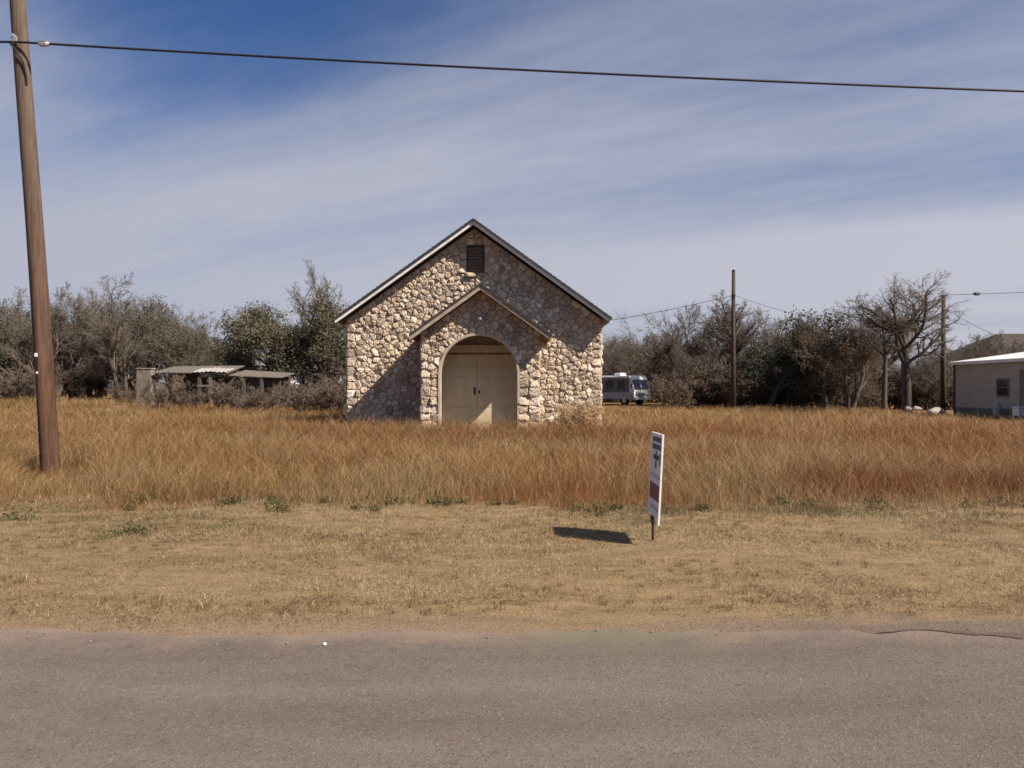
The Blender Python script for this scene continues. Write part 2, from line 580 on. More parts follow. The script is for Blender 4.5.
def road():
    xs = np.concatenate([np.linspace(-300, -12, 40), np.arange(-11.9, 12, 0.05), np.linspace(12, 300, 40)])
    e = road_edge(xs)
    zt = 0.004 + 0.045 * sstep(1.2, 2.6, xs)
    rows = [(np.full_like(xs, -3.2), 0.004 + 0 * xs), (np.full_like(xs, 1.0), 0.03 + 0 * xs), (e - 0.5, zt), (e - 0.02, zt - 0.001), (e + 0.015, -0.05 + 0 * xs)]
    n = len(xs)
    vs = []
    for y, z in rows:
        vs += list(zip(xs, y, z))
    fs = []
    for j in range(len(rows) - 1):
        fs += [(j * n + i, j * n + i + 1, (j + 1) * n + i + 1, (j + 1) * n + i) for i in range(n - 1)]
    me = bpy.data.meshes.new('road')
    me.from_pydata(vs, [], fs)
    me.materials.append(M['road'])
    o = bpy.data.objects.new('road', me)
    link(o)
    tag(o, kind='structure')


def road_crack():
    """ragged dark crack along the broken right edge of the road"""
    xs = np.arange(2.0, 7.5, 0.012)
    c = road_edge(xs) - 0.03 + 0.07 * (vnoise(xs, 61.0, 0.35) - 0.5) + 0.05 * (vnoise(xs, 67.0, 0.1) - 0.5)
    wd = 0.003 + 0.055 * np.clip(vnoise(xs, 71.0, 0.4) * 1.6 - 0.45, 0, 1) * (0.3 + 1.2 * vnoise(xs, 77, 0.05)) * sstep(2.0, 2.8, xs)
    n = len(xs)
    vs = list(zip(xs, c - wd, 0 * xs + 0.053)) + list(zip(xs, c + wd, 0 * xs + 0.053))
    fs = [(i, i + 1, n + i + 1, n + i) for i in range(n - 1)]
    me = bpy.data.meshes.new('road_crack')
    me.from_pydata(vs, [], fs)
    me.materials.append(M['soil'])
    tag(link(bpy.data.objects.new('road_crack', me)), kind='structure')


M['soil'] = plain('dark_damp_soil', (0.055, 0.040, 0.03), (0.13, 0.098, 0.072), 40, 0.95)
ground()
road()
road_crack()


# ------------------------------------------------------------------ stonework
def clip(poly, a, b, c):
    """keep the part of poly with a*x+b*y<=c"""
    out = []
    n = len(poly)
    for i in range(n):
        p, q = poly[i], poly[(i + 1) % n]
        dp, dq = a * p[0] + b * p[1] - c, a * q[0] + b * q[1] - c
        if dp <= 0:
            out.append(p)
        if dp * dq < 0:
            t = dp / (dp - dq)
            out.append((p[0] + (q[0] - p[0]) * t, p[1] + (q[1] - p[1]) * t))
    return out


def voronoi(seeds, keep):
    S = np.array(seeds)
    cells = []
    for i, k in enumerate(keep):
        if not k:
            continue
        s = S[i]
        d = np.hypot(*(S - s).T)
        order = np.argsort(d)[1:26]
        poly = [(s[0] - .6, s[1] - .6), (s[0] + .6, s[1] - .6), (s[0] + .6, s[1] + .6), (s[0] - .6, s[1] + .6)]
        for j in order:
            q = S[j]
            m = (s + q) / 2
            nrm = q - s
            poly = clip(poly, nrm[0], nrm[1], nrm @ m)
            if len(poly) < 3:
                break
        if len(poly) >= 3:
            cells.append(poly)
    return cells


def area_centroid(poly):
    a = cx_ = cy_ = 0
    for i in range(len(poly)):
        x0, y0 = poly[i]
        x1, y1 = poly[(i + 1) % len(poly)]
        k = x0 * y1 - x1 * y0
        a += k
        cx_ += (x0 + x1) * k
        cy_ += (y0 + y1) * k
    a /= 2
    if abs(a) < 1e-5:
        return 0, (0, 0)
    return abs(a), (cx_ / (6 * a), cy_ / (6 * a))


STONE_COLS = [(0.53, 0.445, 0.355), (0.58, 0.50, 0.415), (0.49, 0.405, 0.315), (0.62, 0.55, 0.47), (0.46, 0.40, 0.335), (0.53, 0.435, 0.34), (0.42, 0.36, 0.295), (0.56, 0.485, 0.405)]


def rock(mb, poly, to3d, gap=0.009, hmax=0.068, square=False):
    ar, cen = area_centroid(poly)
    if ar < 0.004:
        return
    # round the outline, keep a joint round it
    pts = [Vector(p) for p in poly]
    for _ in range(2):
        q = []
        for i in range(len(pts)):
            a, b = pts[i], pts[(i + 1) % len(pts)]
            t = 0.10 if square else 0.14
            q += [a.lerp(b, t), a.lerp(b, 1 - t)]
        pts = q
    out = []
    for p in pts:                                     # drop crowded points
        if not out or (p - out[-1]).length > 0.022:
            out.append(p)
    pts = out
    if len(pts) < 5:
        return
    c = Vector(cen)
    size = math.sqrt(ar)
    n = len(pts)
    h = hmax * random.uniform(0.45, 1.0) * min(1, size / 0.22 + 0.2)
    tx, ty = random.uniform(-.32, .32), random.uniform(-.38, .30)
    rings = []
    for s, z in ((0.0, -0.03), (0.004, 0.45 * h), (0.03, 0.86 * h), (0.085, 1.0 * h)):
        ring = []
        for p in pts:
            d = (p - c)
            L = d.length or 1
            inset = gap + s * min(1, size / 0.25)
            r = max(L - inset, L * 0.18)
            qq = c + d / L * r
            tilt = (qq - c).x * tx + (qq - c).y * ty
            zz_ = z + (tilt * (z / h if z > 0 else 0)) + (random.gauss(0, 0.010) if z > 0.2 * h else 0)
            ring.append(to3d(qq.x + random.gauss(0, .006), qq.y + random.gauss(0, .006), max(zz_, -0.03)))
        rings.append(ring)
    vs = [p for r_ in rings for p in r_] + [to3d(c.x, c.y, h * random.uniform(0.95, 1.2))]
    fs = []
    for j in range(3):
        fs += [(j * n + i, j * n + (i + 1) % n, (j + 1) * n + (i + 1) % n, (j + 1) * n + i) for i in range(n)]
    fs += [(3 * n + i, 3 * n + (i + 1) % n, 4 * n) for i in range(n)]
    k = random.choice(STONE_COLS)
    b = random.uniform(0.78, 1.26)
    mb.add(vs, fs, tuple(min(0.75, v * b * t_) for v, t_ in zip(k, (1.05, 1.0, 0.93))))


def pack(n_try, bounds, inside, fixed, mind):
    """dart throwing: random seeds no closer than a varying distance to each other and to the fixed ones"""
    pts = list(fixed)
    keep_from = len(pts)
    x0, x1, y0, y1 = bounds
    grid = {}
    cs = 0.3

    def put(p):
        grid.setdefault((int(p[0] // cs), int(p[1] // cs)), []).append(p)
    for p in pts:
        put(p)
    for _ in range(n_try):
        p = (random.uniform(x0, x1), random.uniform(y0, y1))
        if not inside(*p):
            continue
        dm = mind * random.choice((0.4, 0.55, 0.8, 1.05, 1.3, 1.5))
        gx, gy = int(p[0] // cs), int(p[1] // cs)
        ok = True
        for ix in (-2, -1, 0, 1, 2):
            for iy in (-2, -1, 0, 1, 2):
                for q in grid.get((gx + ix, gy + iy), ()):
                    if (p[0] - q[0]) ** 2 + ((p[1] - q[1]) * 1.12) ** 2 < dm * dm:
                        ok = False
                        break
        if ok:
            pts.append(p)
            put(p)
    return pts, keep_from


# chapel dimensions (metres)
CY = 28.4                                  # plane of the facade
CX, HW = -1.35, 4.51
SL = 0.717                                 # roof slope
APX = 7.28                                 # top of the wall under the roof
DEPTH = 13.0
PY = 26.7                                  # plane of the porch front
PX0, PX1 = -3.04, 0.93
PC = -1.03
PAPX = 4.86
ARC, ARR, ARS = -1.10, 1.30, 2.08          # arch centre, radius, springing height
DX0, DX1 = -2.62, 0.42                     # doors
SIDE_OPEN = (27.05, 27.62, 3.1)           # opening in the right flank of the porch: y0, y1, top

chapel = thing('stone_chapel', 'small abandoned fieldstone chapel with gabled roof and arched porch in the brown grass', 'chapel', (CX, CY, 0))


def wall_top(x):
    return APX - abs(x - CX) * SL


def facade():
    b = MB()
    # front gable wall, side walls, back wall as plain masonry body
    b.prism([(CX - HW, -0.2), (CX + HW, -0.2), (CX + HW, wall_top(CX + HW)), (CX, APX), (CX - HW, wall_top(CX - HW))], CY, CY + 0.35)
    b.prism([(CX - HW, -0.2), (CX + HW, -0.2), (CX + HW, wall_top(CX + HW)), (CX, APX), (CX - HW, wall_top(CX - HW))], CY + DEPTH - 0.35, CY + DEPTH)
    b.box(CX - HW, CX - HW + 0.35, CY + 0.352, CY + DEPTH - 0.352, -0.2, wall_top(CX - HW) - 0.02)
    b.box(CX + HW - 0.35, CX + HW, CY + 0.352, CY + DEPTH - 0.352, -0.2, wall_top(CX + HW) - 0.02)
    wall = b.build('wall', M['mortar'], chapel)
    st = MB()
    vx0, vx1, vz0, vz1 = -1.60, -0.99, 5.70, 6.62        # gable vent
    fixed, kf = [], []

    def pair(p, q, kp=True, kq=True):
        fixed.extend([p, q])
        kf.extend([kp, kq])
    # squared quoins up both corners
    z = -0.1
    i = 0
    while z < wall_top(CX + HW) + 0.2:
        hgt = random.uniform(0.24, 0.36)
        for s in (-1, 1):
            wdt = random.uniform(0.17, 0.24)
            pair((CX + s * (HW - wdt), z + hgt / 2), (CX + s * (HW + wdt), z + hgt / 2), True, False)
        z += hgt
        i += 1
    # under the rakes
    nrm = 1 / math.hypot(1, SL)
    t = 0.15
    while t < HW - 0.1:
        for s in (-1, 1):
            d = random.uniform(0.10, 0.15)
            bx, bz = CX + s * t, wall_top(CX + s * t)
            pair((bx - s * SL * nrm * d, bz - nrm * d), (bx + s * SL * nrm * d, bz + nrm * d), True, False)
        t += random.uniform(0.24, 0.38)
    # round the vent
    for z in np.arange(vz0 + 0.1, vz1 + 0.05, 0.24):
        for xx, s in ((vx0, -1), (vx1, 1)):
            pair((xx + s * 0.13, z), (xx - s * 0.13, z), True, False)
    for xx in (vx0 + 0.13, vx1 - 0.13):
        pair((xx, vz0 - 0.10), (xx, vz0 + 0.10), True, False)
        pair((xx, vz1 + 0.13), (xx, vz1 - 0.13), True, False)

    def inside(x, z):
        if abs(x - CX) > HW - 0.3 or z < -0.1 or z > wall_top(x) - 0.22:
            return False
        if vx0 - 0.05 < x < vx1 + 0.05 and vz0 - 0.05 < z < vz1 + 0.1:
            return False
        if DX0 - 0.12 < x < DX1 + 0.12 and z < 3.45:
            return False
        return True
    pts, k0 = pack(26000, (CX - HW, CX + HW, -0.1, APX), inside, fixed, 0.40)
    keep = kf + [True] * (len(pts) - k0)
    for poly in voronoi(pts, keep):
        poly = clip(poly, 0, -1, 0.15)
        for s in (-1, 1):
            if len(poly) > 2:
                poly = clip(poly, s, 0, s * CX + HW + 0.02)
            if len(poly) > 2:
                poly = clip(poly, s * SL, 1, APX + s * SL * CX)
        if len(poly) < 3:
            continue
        ar, ce = area_centroid(poly)
        if DX0 - 0.02 < ce[0] < DX1 + 0.02 and ce[1] < 3.3 or ar > 0.35:
            continue
        rock(st, poly, lambda u, v, d: (u, CY - d, v), square=abs(ce[0] - CX) > HW - 0.35)
    # flanks
    for s in (-1, 1):
        zt = wall_top(CX + HW) - 0.1
        pts, k0 = pack(9000, (CY + 0.1, CY + DEPTH, -0.1, zt), lambda a, c: True, [], 0.34)
        for poly in voronoi(pts, [True] * len(pts)):
            for a, c, d in ((0, 1, zt), (0, -1, 0.15), (-1, 0, -CY - 0.02), (1, 0, CY + DEPTH)):
                if len(poly) > 2:
                    poly = clip(poly, a, c, d)
            if len(poly) > 2:
                rock(st, poly, lambda u, v, d: (CX + s * (HW + d), u, v))
    st.build('stonework', M['stone'], wall)
    # vent
    v = MB()
    v.box(vx0 + 0.02, vx1 - 0.02, CY - 0.004, CY - 0.002, vz0, vz1)
    vent = v.build('vent', M['dark_wood'], chapel)
    f = MB()
    for a in (vx0, vx1 - 0.05):
        f.box(a, a + 0.05, CY - 0.06, CY - 0.005, vz0, vz1)
    f.box(vx0, vx1, CY - 0.058, CY - 0.006, vz1 + 0.002, vz1 + 0.06)
    f.build('frame', M['dark_wood'], vent)
    lo = MB()
    for k in range(8):
        z0 = vz0 + 0.03 + k * (vz1 - vz0 - 0.05) / 8
        lo.add([(vx0 + 0.052, CY - 0.055, z0), (vx1 - 0.052, CY - 0.055, z0), (vx1 - 0.052, CY - 0.01, z0 + 0.085), (vx0 + 0.052, CY - 0.01, z0 + 0.085),
                (vx0 + 0.052, CY - 0.055, z0 + .014), (vx1 - 0.052, CY - 0.055, z0 + .014), (vx1 - 0.052, CY - 0.01, z0 + 0.099), (vx0 + 0.052, CY - 0.01, z0 + 0.099)],
               [(0, 1, 2, 3), (4, 7, 6, 5), (0, 4, 5, 1), (2, 6, 7, 3), (0, 3, 7, 4), (1, 5, 6, 2)])
    lo.build('louver_slats', M['slat'], vent)
    s_ = MB()
    rock(s_, [(vx0 - 0.06, vz0 - 0.16), (CX + 0.07, vz0 - 0.16), (CX + 0.07, vz0 - 0.005), (vx0 - 0.06, vz0 - 0.005)], lambda u, vv, d: (u, CY - 0.03 - d, vv), 0.004, 0.11, True)
    rock(s_, [(CX + 0.08, vz0 - 0.16), (vx1 + 0.06, vz0 - 0.16), (vx1 + 0.06, vz0 - 0.005), (CX + 0.08, vz0 - 0.005)], lambda u, vv, d: (u, CY - 0.03 - d, vv), 0.004, 0.11, True)
    s_.build('sill', M['stone'], vent, smooth=True)


def gable_roof(cx_, apx, hw, y0, y1, th, name, mat_top, mat_board, board_h, over, parent):
    """roof slabs with a shingle edge standing past the barge boards"""
    cs = 1 / math.hypot(1, SL)
    tv = th / cs                                     # vertical thickness
    r_ = MB()
    for s in (-1, 1):
        poly = [(cx_, apx), (cx_ + s * hw, apx - hw * SL), (cx_ + s * hw, apx - hw * SL - tv * 0.45), (cx_, apx - tv * 0.45)]
        if s < 0:
            poly = poly[::-1]
        r_.prism(poly, y0 - over, y1)
    # courses of shingles, each a thin lapped strip
    for s in (-1, 1):
        n = int(hw / 0.16)
        for k in range(n):
            a = hw * (k + 0.02) / n
            b = hw * (k + 1.0) / n
            z_a, z_b = apx - a * SL, apx - b * SL
            poly = [(cx_ + s * a, z_a + 0.004), (cx_ + s * b, z_b + 0.022), (cx_ + s * b, z_b + 0.002), (cx_ + s * a, z_a + 0.002)]
            if s < 0:
                poly = poly[::-1]
            r_.prism(poly, y0 - over, y1)
    roof = r_.build(name, mat_top, parent)
    d = MB()
    for s in (-1, 1):
        poly = [(cx_, apx - tv * 0.46), (cx_ + s * (hw - 0.02), apx - (hw - 0.02) * SL - tv * 0.46), (cx_ + s * (hw - 0.02), apx - (hw - 0.02) * SL - tv), (cx_, apx - tv)]
        if s < 0:
            poly = poly[::-1]
        d.prism(poly, y0 + 0.045, y1 - 0.02)
    d.build('soffit', M['soffit'], roof)
    for s in (-1, 1):
        g = MB()
        e = hw - 0.005
        poly = [(cx_ + s * 0.003, apx - tv * 0.46), (cx_ + s * e, apx - e * SL - tv * 0.46), (cx_ + s * e, apx - e * SL - tv * 0.46 - board_h * 0.8), (cx_ + s * (e - 0.06), apx - (e - 0.06) * SL - tv * 0.46 - board_h), (cx_ + s * 0.003, apx - tv * 0.46 - board_h)]
        if s < 0:
            poly = poly[::-1]
        g.prism(poly, y0, y0 + 0.04)
        g.build('barge_board', mat_board, roof)
    return roof


def porch():
    # front wall with the arch: strips of masonry left, right and above
    b = MB()
    y0, y1 = PY, PY + 0.34

    def top(x):
        return PAPX - abs(x - PC) * SL

    b.prism([(PX0, -0.2), (ARC - ARR, -0.2), (ARC - ARR, top(ARC - ARR)), (PX0, top(PX0))], y0, y1)
    b.prism([(ARC + ARR, -0.2), (PX1, -0.2), (PX1, top(PX1)), (ARC + ARR, top(ARC + ARR))], y0, y1)
    angs = np.linspace(PI, 0, 41)
    xs = sorted(set([ARC + ARR * math.cos(a) for a in angs] + [PC]))
    for i in range(len(xs) - 1):
        xa, xb = xs[i], xs[i + 1]
        za = ARS + math.sqrt(max(0, ARR ** 2 - (xa - ARC) ** 2))
        zb = ARS + math.sqrt(max(0, ARR ** 2 - (xb - ARC) ** 2))
        b.prism([(xa, za), (xb, zb), (xb, top(xb)), (xa, top(xa))], y0, y1)
    # flanks; the right one has an opening through which the sun reaches the doors
    zt = top(PX1) - 0.02
    b.box(PX0, PX0 + 0.34, y1 + 0.002, CY - 0.002, -0.2, top(PX0) - 0.02)
    oy0, oy1, oz = SIDE_OPEN
    b.box(PX1 - 0.34, PX1, oy1, CY - 0.002, -0.2, zt)
    b.box(PX1 - 0.34, PX1, y1 + 0.002, oy1 - 0.002, oz, zt)
    por = b.build('porch', M['mortar'], chapel)
    st = MB()
    fixed, kf = [], []

    def pair(p, q, kp=True, kq=True):
        fixed.extend([p, q])
        kf.extend([kp, kq])
    # two squared blocks a course on each pier
    z = -0.1
    while z < ARS + 0.1:
        hgt = random.uniform(0.26, 0.36)
        for s, edge, jamb in ((-1, PX0, ARC - ARR), (1, PX1, ARC + ARR)):
            mid = edge + (jamb - edge) * random.uniform(0.42, 0.58)
            a, c = (edge + mid) / 2, (mid + jamb) / 2
            zz1, zz2 = z + hgt / 2 + random.uniform(-.03, .03), z + hgt / 2 + random.uniform(-.03, .03)
            pair((a, zz1), (2 * edge - a, zz1), True, False)
            pair((c, zz2), (2 * jamb - c, zz2), True, False)
        z += hgt
    while z < top(PX0) + 0.1:
        for edge, s in ((PX0, 1), (PX1, -1)):
            pair((edge + s * 0.15, z + .13), (edge - s * 0.15, z + .13), True, False)
        z += 0.28
    a = 0.10
    while a < PI - 0.05:
        d = random.uniform(0.13, 0.18)
        pair((ARC + (ARR + d) * math.cos(a), ARS + (ARR + d) * math.sin(a)), (ARC + (ARR - d) * math.cos(a), ARS + (ARR - d) * math.sin(a)), True, False)
        a += random.uniform(0.19, 0.29)
    nrm = 1 / math.hypot(1, SL)
    t = 0.12
    while t < 1.9:
        for s in (-1, 1):
            d = 0.12
            pair((PC + s * t - s * SL * nrm * d, top(PC + t) - nrm * d), (PC + s * t + s * SL * nrm * d, top(PC + t) + nrm * d), True, False)
        t += random.uniform(0.22, 0.34)

    def inside(x, z):
        if not (PX0 + 0.2 < x < PX1 - 0.2 and ARS + 0.1 < z < top(x) - 0.2):
            return False
        return math.hypot(x - ARC, z - ARS) > ARR + 0.24
    pts, k0 = pack(8000, (PX0, PX1, ARS, PAPX), inside, fixed, 0.40)
    keep = kf + [True] * (len(pts) - k0)
    for poly in voronoi(pts, keep):
        for a_, c_, d_ in ((-1, 0, -PX0 + 0.02), (1, 0, PX1 + 0.02), (0, -1, 0.15), (SL, 1, PAPX + SL * PC), (-SL, 1, PAPX - SL * PC)):
            if len(poly) > 2:
                poly = clip(poly, a_, c_, d_)
        if len(poly) < 3:
            continue
        ar, ce = area_centroid(poly)
        if ar > 0.3:
            continue
        sq = ce[1] < ARS
        rock(st, poly, lambda u, v, d: (u, PY - d, v), square=sq)
    for s, X in ((-1, PX0), (1, PX1)):
        lim = CY - 0.1
        def okf(a_, c_):
            return not (s > 0 and a_ < oy1 + 0.12 and c_ < oz + 0.1)
        pts, k0 = pack(4000, (PY, lim, -0.1, zt), okf, [], 0.3)
        for poly in voronoi(pts, [True] * len(pts)):
            conds = [(0, 1, zt), (0, -1, 0.15), (-1, 0, -PY - 0.0), (1, 0, lim)]
            ce = area_centroid(poly)[1]
            if s > 0:
                if ce[1] > oz + 0.05:
                    conds.append((0, -1, -oz))
                else:
                    conds.append((-1, 0, -oy1))
            for a_, c_, d_ in conds:
                if len(poly) > 2:
                    poly = clip(poly, a_, c_, d_)
            if len(poly) > 2:
                rock(st, poly, lambda u, v, d: (X + s * d * 0.7, u, v))
    st.build('porch_stonework', M['stone'], por)
    # smooth plaster lip round the arch
    tr = MB()
    prof = [(ARC - ARR, z) for z in np.linspace(-0.1, ARS, 8)[:-1]] + [(ARC + ARR * math.cos(a), ARS + ARR * math.sin(a)) for a in np.linspace(PI, 0, 37)] + [(ARC + ARR, z) for z in np.linspace(ARS, -0.1, 8)[1:]]
    outp = [(ARC - ARR - 0.055, z) for z in np.linspace(-0.1, ARS, 8)[:-1]] + [(ARC + (ARR + .055) * math.cos(a), ARS + (ARR + .055) * math.sin(a)) for a in np.linspace(PI, 0, 37)] + [(ARC + ARR + 0.055, z) for z in np.linspace(ARS, -0.1, 8)[1:]]
    inp = [(ARC + (x - ARC) * 0.985, z if z < ARS else ARS + (z - ARS) * 0.985) for x, z in prof]
    n = len(prof)
    yf, yb = PY - 0.075, PY + 0.36
    vs = [(x, yf, z) for x, z in outp] + [(x, yf, z) for x, z in inp] + [(x, yb, z) for x, z in inp] + [(x, PY - 0.001, z) for x, z in outp]
    fs = []
    for i in range(n - 1):
        fs += [(i, i + 1, n + i + 1, n + i), (n + i, n + i + 1, 2 * n + i + 1, 2 * n + i), (3 * n + i, 3 * n + i + 1, i + 1, i)]
    tr.add(vs, fs)
    tr.build('arch_trim', M['plaster'], por)
    # inside faces, ceiling and floor
    ins = MB()
    ins.box(PX0 + 0.342, PX0 + 0.36, y1 + 0.02, CY - 0.004, 0.0, 3.5)
    ins.build('plaster_lining', M['plaster'], por)
    ce_ = MB()
    ce_.box(PX0 + 0.37, PX1 - 0.35, y1 + 0.02, CY - 0.09, 3.44, 3.5)
    ce_.build('ceiling', M['ceiling'], por)
    fl = MB()
    fl.box(PX0 + 0.36, PX1 - 0.0, PY - 0.5, CY - 0.004, -0.2, 0.14)
    fl.build('step', M['concrete'], por, bevel=0.015)
    # a small iron lamp bracket high under the porch gable
    lb = MB()
    lb.tube([(ARC + 0.04, PY - 0.02, 4.02), (ARC + 0.04, PY - 0.16, 4.05), (ARC + 0.04, PY - 0.2, 3.98)], 0.02, 8)
    lb.tube([(ARC + 0.04, PY - 0.2, 4.0), (ARC + 0.04, PY - 0.2, 3.93), (ARC + 0.04, PY - 0.2, 3.84)], [0.03, 0.085, 0.10], 12)
    lb.build('lamp_bracket', M['galv'], por, smooth=True)
    gable_roof(PC, 5.03, 2.34, PY - 0.56, CY - 0.01, 0.11, 'porch_roof', M['shingle'], M['tan_trim'], 0.15, 0.04, chapel)


def doors():
    yb = CY - 0.055
    mid = -1.235
    # frame and lintel
    fr = MB()
    fr.box(DX0 - 0.09, DX0, yb - 0.03, CY - 0.002, 0.14, 3.1)
    fr.box(DX1, DX1 + 0.09, yb - 0.03, CY - 0.002, 0.14, 3.1)
    fr.box(DX0 - 0.09, DX1 + 0.09, yb - 0.04, CY - 0.004, 2.86, 3.12)
    fr.build('door_frame', M['door_beam'], chapel, bevel=0.006)
    rs = MB()
    rs.box(DX0, DX1, yb - 0.012, CY - 0.006, 2.80, 2.857)
    rs.build('door_head_strip', M['door_red'], chapel)
    for x0, x1, hs in ((DX0 + 0.004, mid - 0.006, -1), (mid + 0.006, DX1 - 0.004, 1)):
        d = MB()
        zs = [0.15, 0.92, 1.96 if hs > 0 else 1.99, 2.36, 2.79]
        for k in range(4):
            d.box(x0, x1, yb, CY - 0.008, zs[k] + 0.008, zs[k + 1] - 0.008)
        d.box(x0 + 0.01, x1 - 0.01, yb + 0.018, CY - 0.007, 0.16, 2.78)
        leaf = d.build('door', M['door'], chapel, bevel=0.006)
        if hs < 0:
            hd = MB()
            hx = mid - 0.09
            hd.box(hx - 0.035, hx + 0.035, yb - 0.012, yb - 0.001, 1.36, 1.62)
            hd.tube([(hx, yb - 0.01, 1.58), (hx, yb - 0.07, 1.55), (hx, yb - 0.07, 1.44), (hx, yb - 0.01, 1.41)], 0.014, 8)
            hd.build('handle', M['iron'], leaf)
        else:
            hd = MB()
            hx = mid + 0.07
            hd.box(hx - 0.03, hx + 0.03, yb - 0.01, yb - 0.001, 1.40, 1.52)
            hd.build('lock_plate', M['iron'], leaf)


facade()
gable_roof(CX, 7.50, 4.83, CY - 0.56, CY + DEPTH + 0.45, 0.105, 'roof', M['shingle'], M['white_trim'], 0.14, 0.085, chapel)
porch()
doors()


# ------------------------------------------------------------------ near utility pole and its cable
def near_pole():
    Y = 14.7
    x0, _, _ = px(51, 475, Y)
    sp = (px(18, 0, Y)[0] - x0) / 8.73               # lean per metre
    z0 = float(H(x0, Y)) - 0.05
    P = thing('utility_pole', 'leaning brown wooden utility pole close to the road at left', 'utility pole', (x0, Y, z0))
    b = MB()
    zs = np.concatenate([[-0.3], np.linspace(0, 10.6, 26)])
    n = 20
    vs, fs = [], []
    for z in zs:
        r = 0.163 - 0.0036 * z + (0.015 if z < 0.2 else 0)
        for k in range(n):
            a = 2 * PI * k / n
            rr = r * (1 + 0.025 * math.sin(3 * a + z * 0.3) + 0.012 * random.uniform(-1, 1))
            vs.append((x0 + sp * z + 0.02 * math.sin(z * 0.5) + rr * math.cos(a), Y + rr * math.sin(a), z0 + z))
    for j in range(len(zs) - 1):
        fs += [(j * n + k, j * n + (k + 1) % n, (j + 1) * n + (k + 1) % n, (j + 1) * n + k) for k in range(n)]
    fs.append(tuple(range((len(zs) - 1) * n, len(zs) * n)))
    b.add(vs, fs)
    b.build('shaft', M['pole'], P, smooth=True)

    def axis(z):
        return x0 + sp * z + 0.02 * math.sin(z * 0.5)
    zc = 7.97 - z0
    c = MB()                                            # cable clamp
    c.tube([(axis(zc) - 0.03, Y - 0.10, z0 + zc + 0.04), (axis(zc) - 0.03, Y - 0.21, z0 + zc + 0.04)], 0.035, 8)
    c.box(axis(zc) - 0.07, axis(zc) + 0.03, Y - 0.19, Y - 0.14, z0 + zc - 0.10, z0 + zc + 0.03)
    c.build('cable_clamp', M['galv'], P, bevel=0.004)
    w_ = MB()                                           # loose tail of old wire hanging on the pole
    pts = [(axis(zc) - 0.10, Y - 0.17, z0 + zc - 0.08), (axis(zc) + 0.02, Y - 0.19, z0 + zc - 0.22), (axis(zc) + 0.13, Y - 0.15, z0 + zc - 0.42),
           (axis(zc) + 0.17, Y - 0.11, z0 + zc - 0.66), (axis(zc) + 0.175, Y - 0.10, z0 + zc - 0.82)]
    w_.tube(pts, 0.018, 7)
    w_.build('loose_wire', M['cable'], P)
    zt = 2.2 - z0
    t_ = MB()
    t_.box(axis(zt) - 0.06, axis(zt) - 0.01, Y - 0.178, Y - 0.166, z0 + zt - 0.03, z0 + zt + 0.035)
    t_.build('tag', M['white'], P)
    t_ = MB()
    t_.box(axis(zt) - 0.03, axis(zt) + 0.0, Y - 0.179, Y - 0.168, z0 + zt - 0.34, z0 + zt - 0.30)
    t_.build('tag', M['white'], P)
    t2 = MB()
    for k in range(8):
        zz_ = z0 + zt - 0.06 - k * 0.028
        t2.box(axis(zt) - 0.05, axis(zt) - 0.005, Y - 0.176, Y - 0.166, zz_ - 0.02, zz_)
    t2.build('number_strip', M['iron'], P)
    # the cable, fixed at the clamp
    cp = []
    yc = Y - 0.185
    za = px(18, 41, yc)[2]
    xa = axis(zc)
    for x in np.concatenate([np.linspace(-46, xa - 0.3, 30), [xa - 0.1, xa + 0.1], np.linspace(xa + 0.4, 44, 60)]):
        d = x - xa
        z = za + (-0.062 * d + 0.0007 * d * d if d > 0 else 0.010 * d + 0.0009 * d * d)
        cp.append((x, yc, z))
    cb = MB()
    cb.tube(cp, 0.021, 7)
    k = tag(cb.build('power_cable', M['cable'], None, True), 'thick black cable crossing the sky from the near leaning pole', 'cable')
    d = 0.52
    zk = za - 0.062 * d
    s = MB()
    s.tube([(xa + d - 0.09, yc, zk), (xa + d - 0.05, yc, zk - 0.01), (xa + d + 0.07, yc, zk - 0.01), (xa + d + 0.12, yc, zk)], [0.02, 0.045, 0.05, 0.02], 10)
    s.tube([(xa + d - 0.06, yc - 0.03, zk + 0.035), (xa + d + 0.1, yc - 0.03, zk + 0.035)], 0.016, 8)
    s.build('splice_sleeve', M['galv'], k, origin=(0, 0, 0))


near_pole()


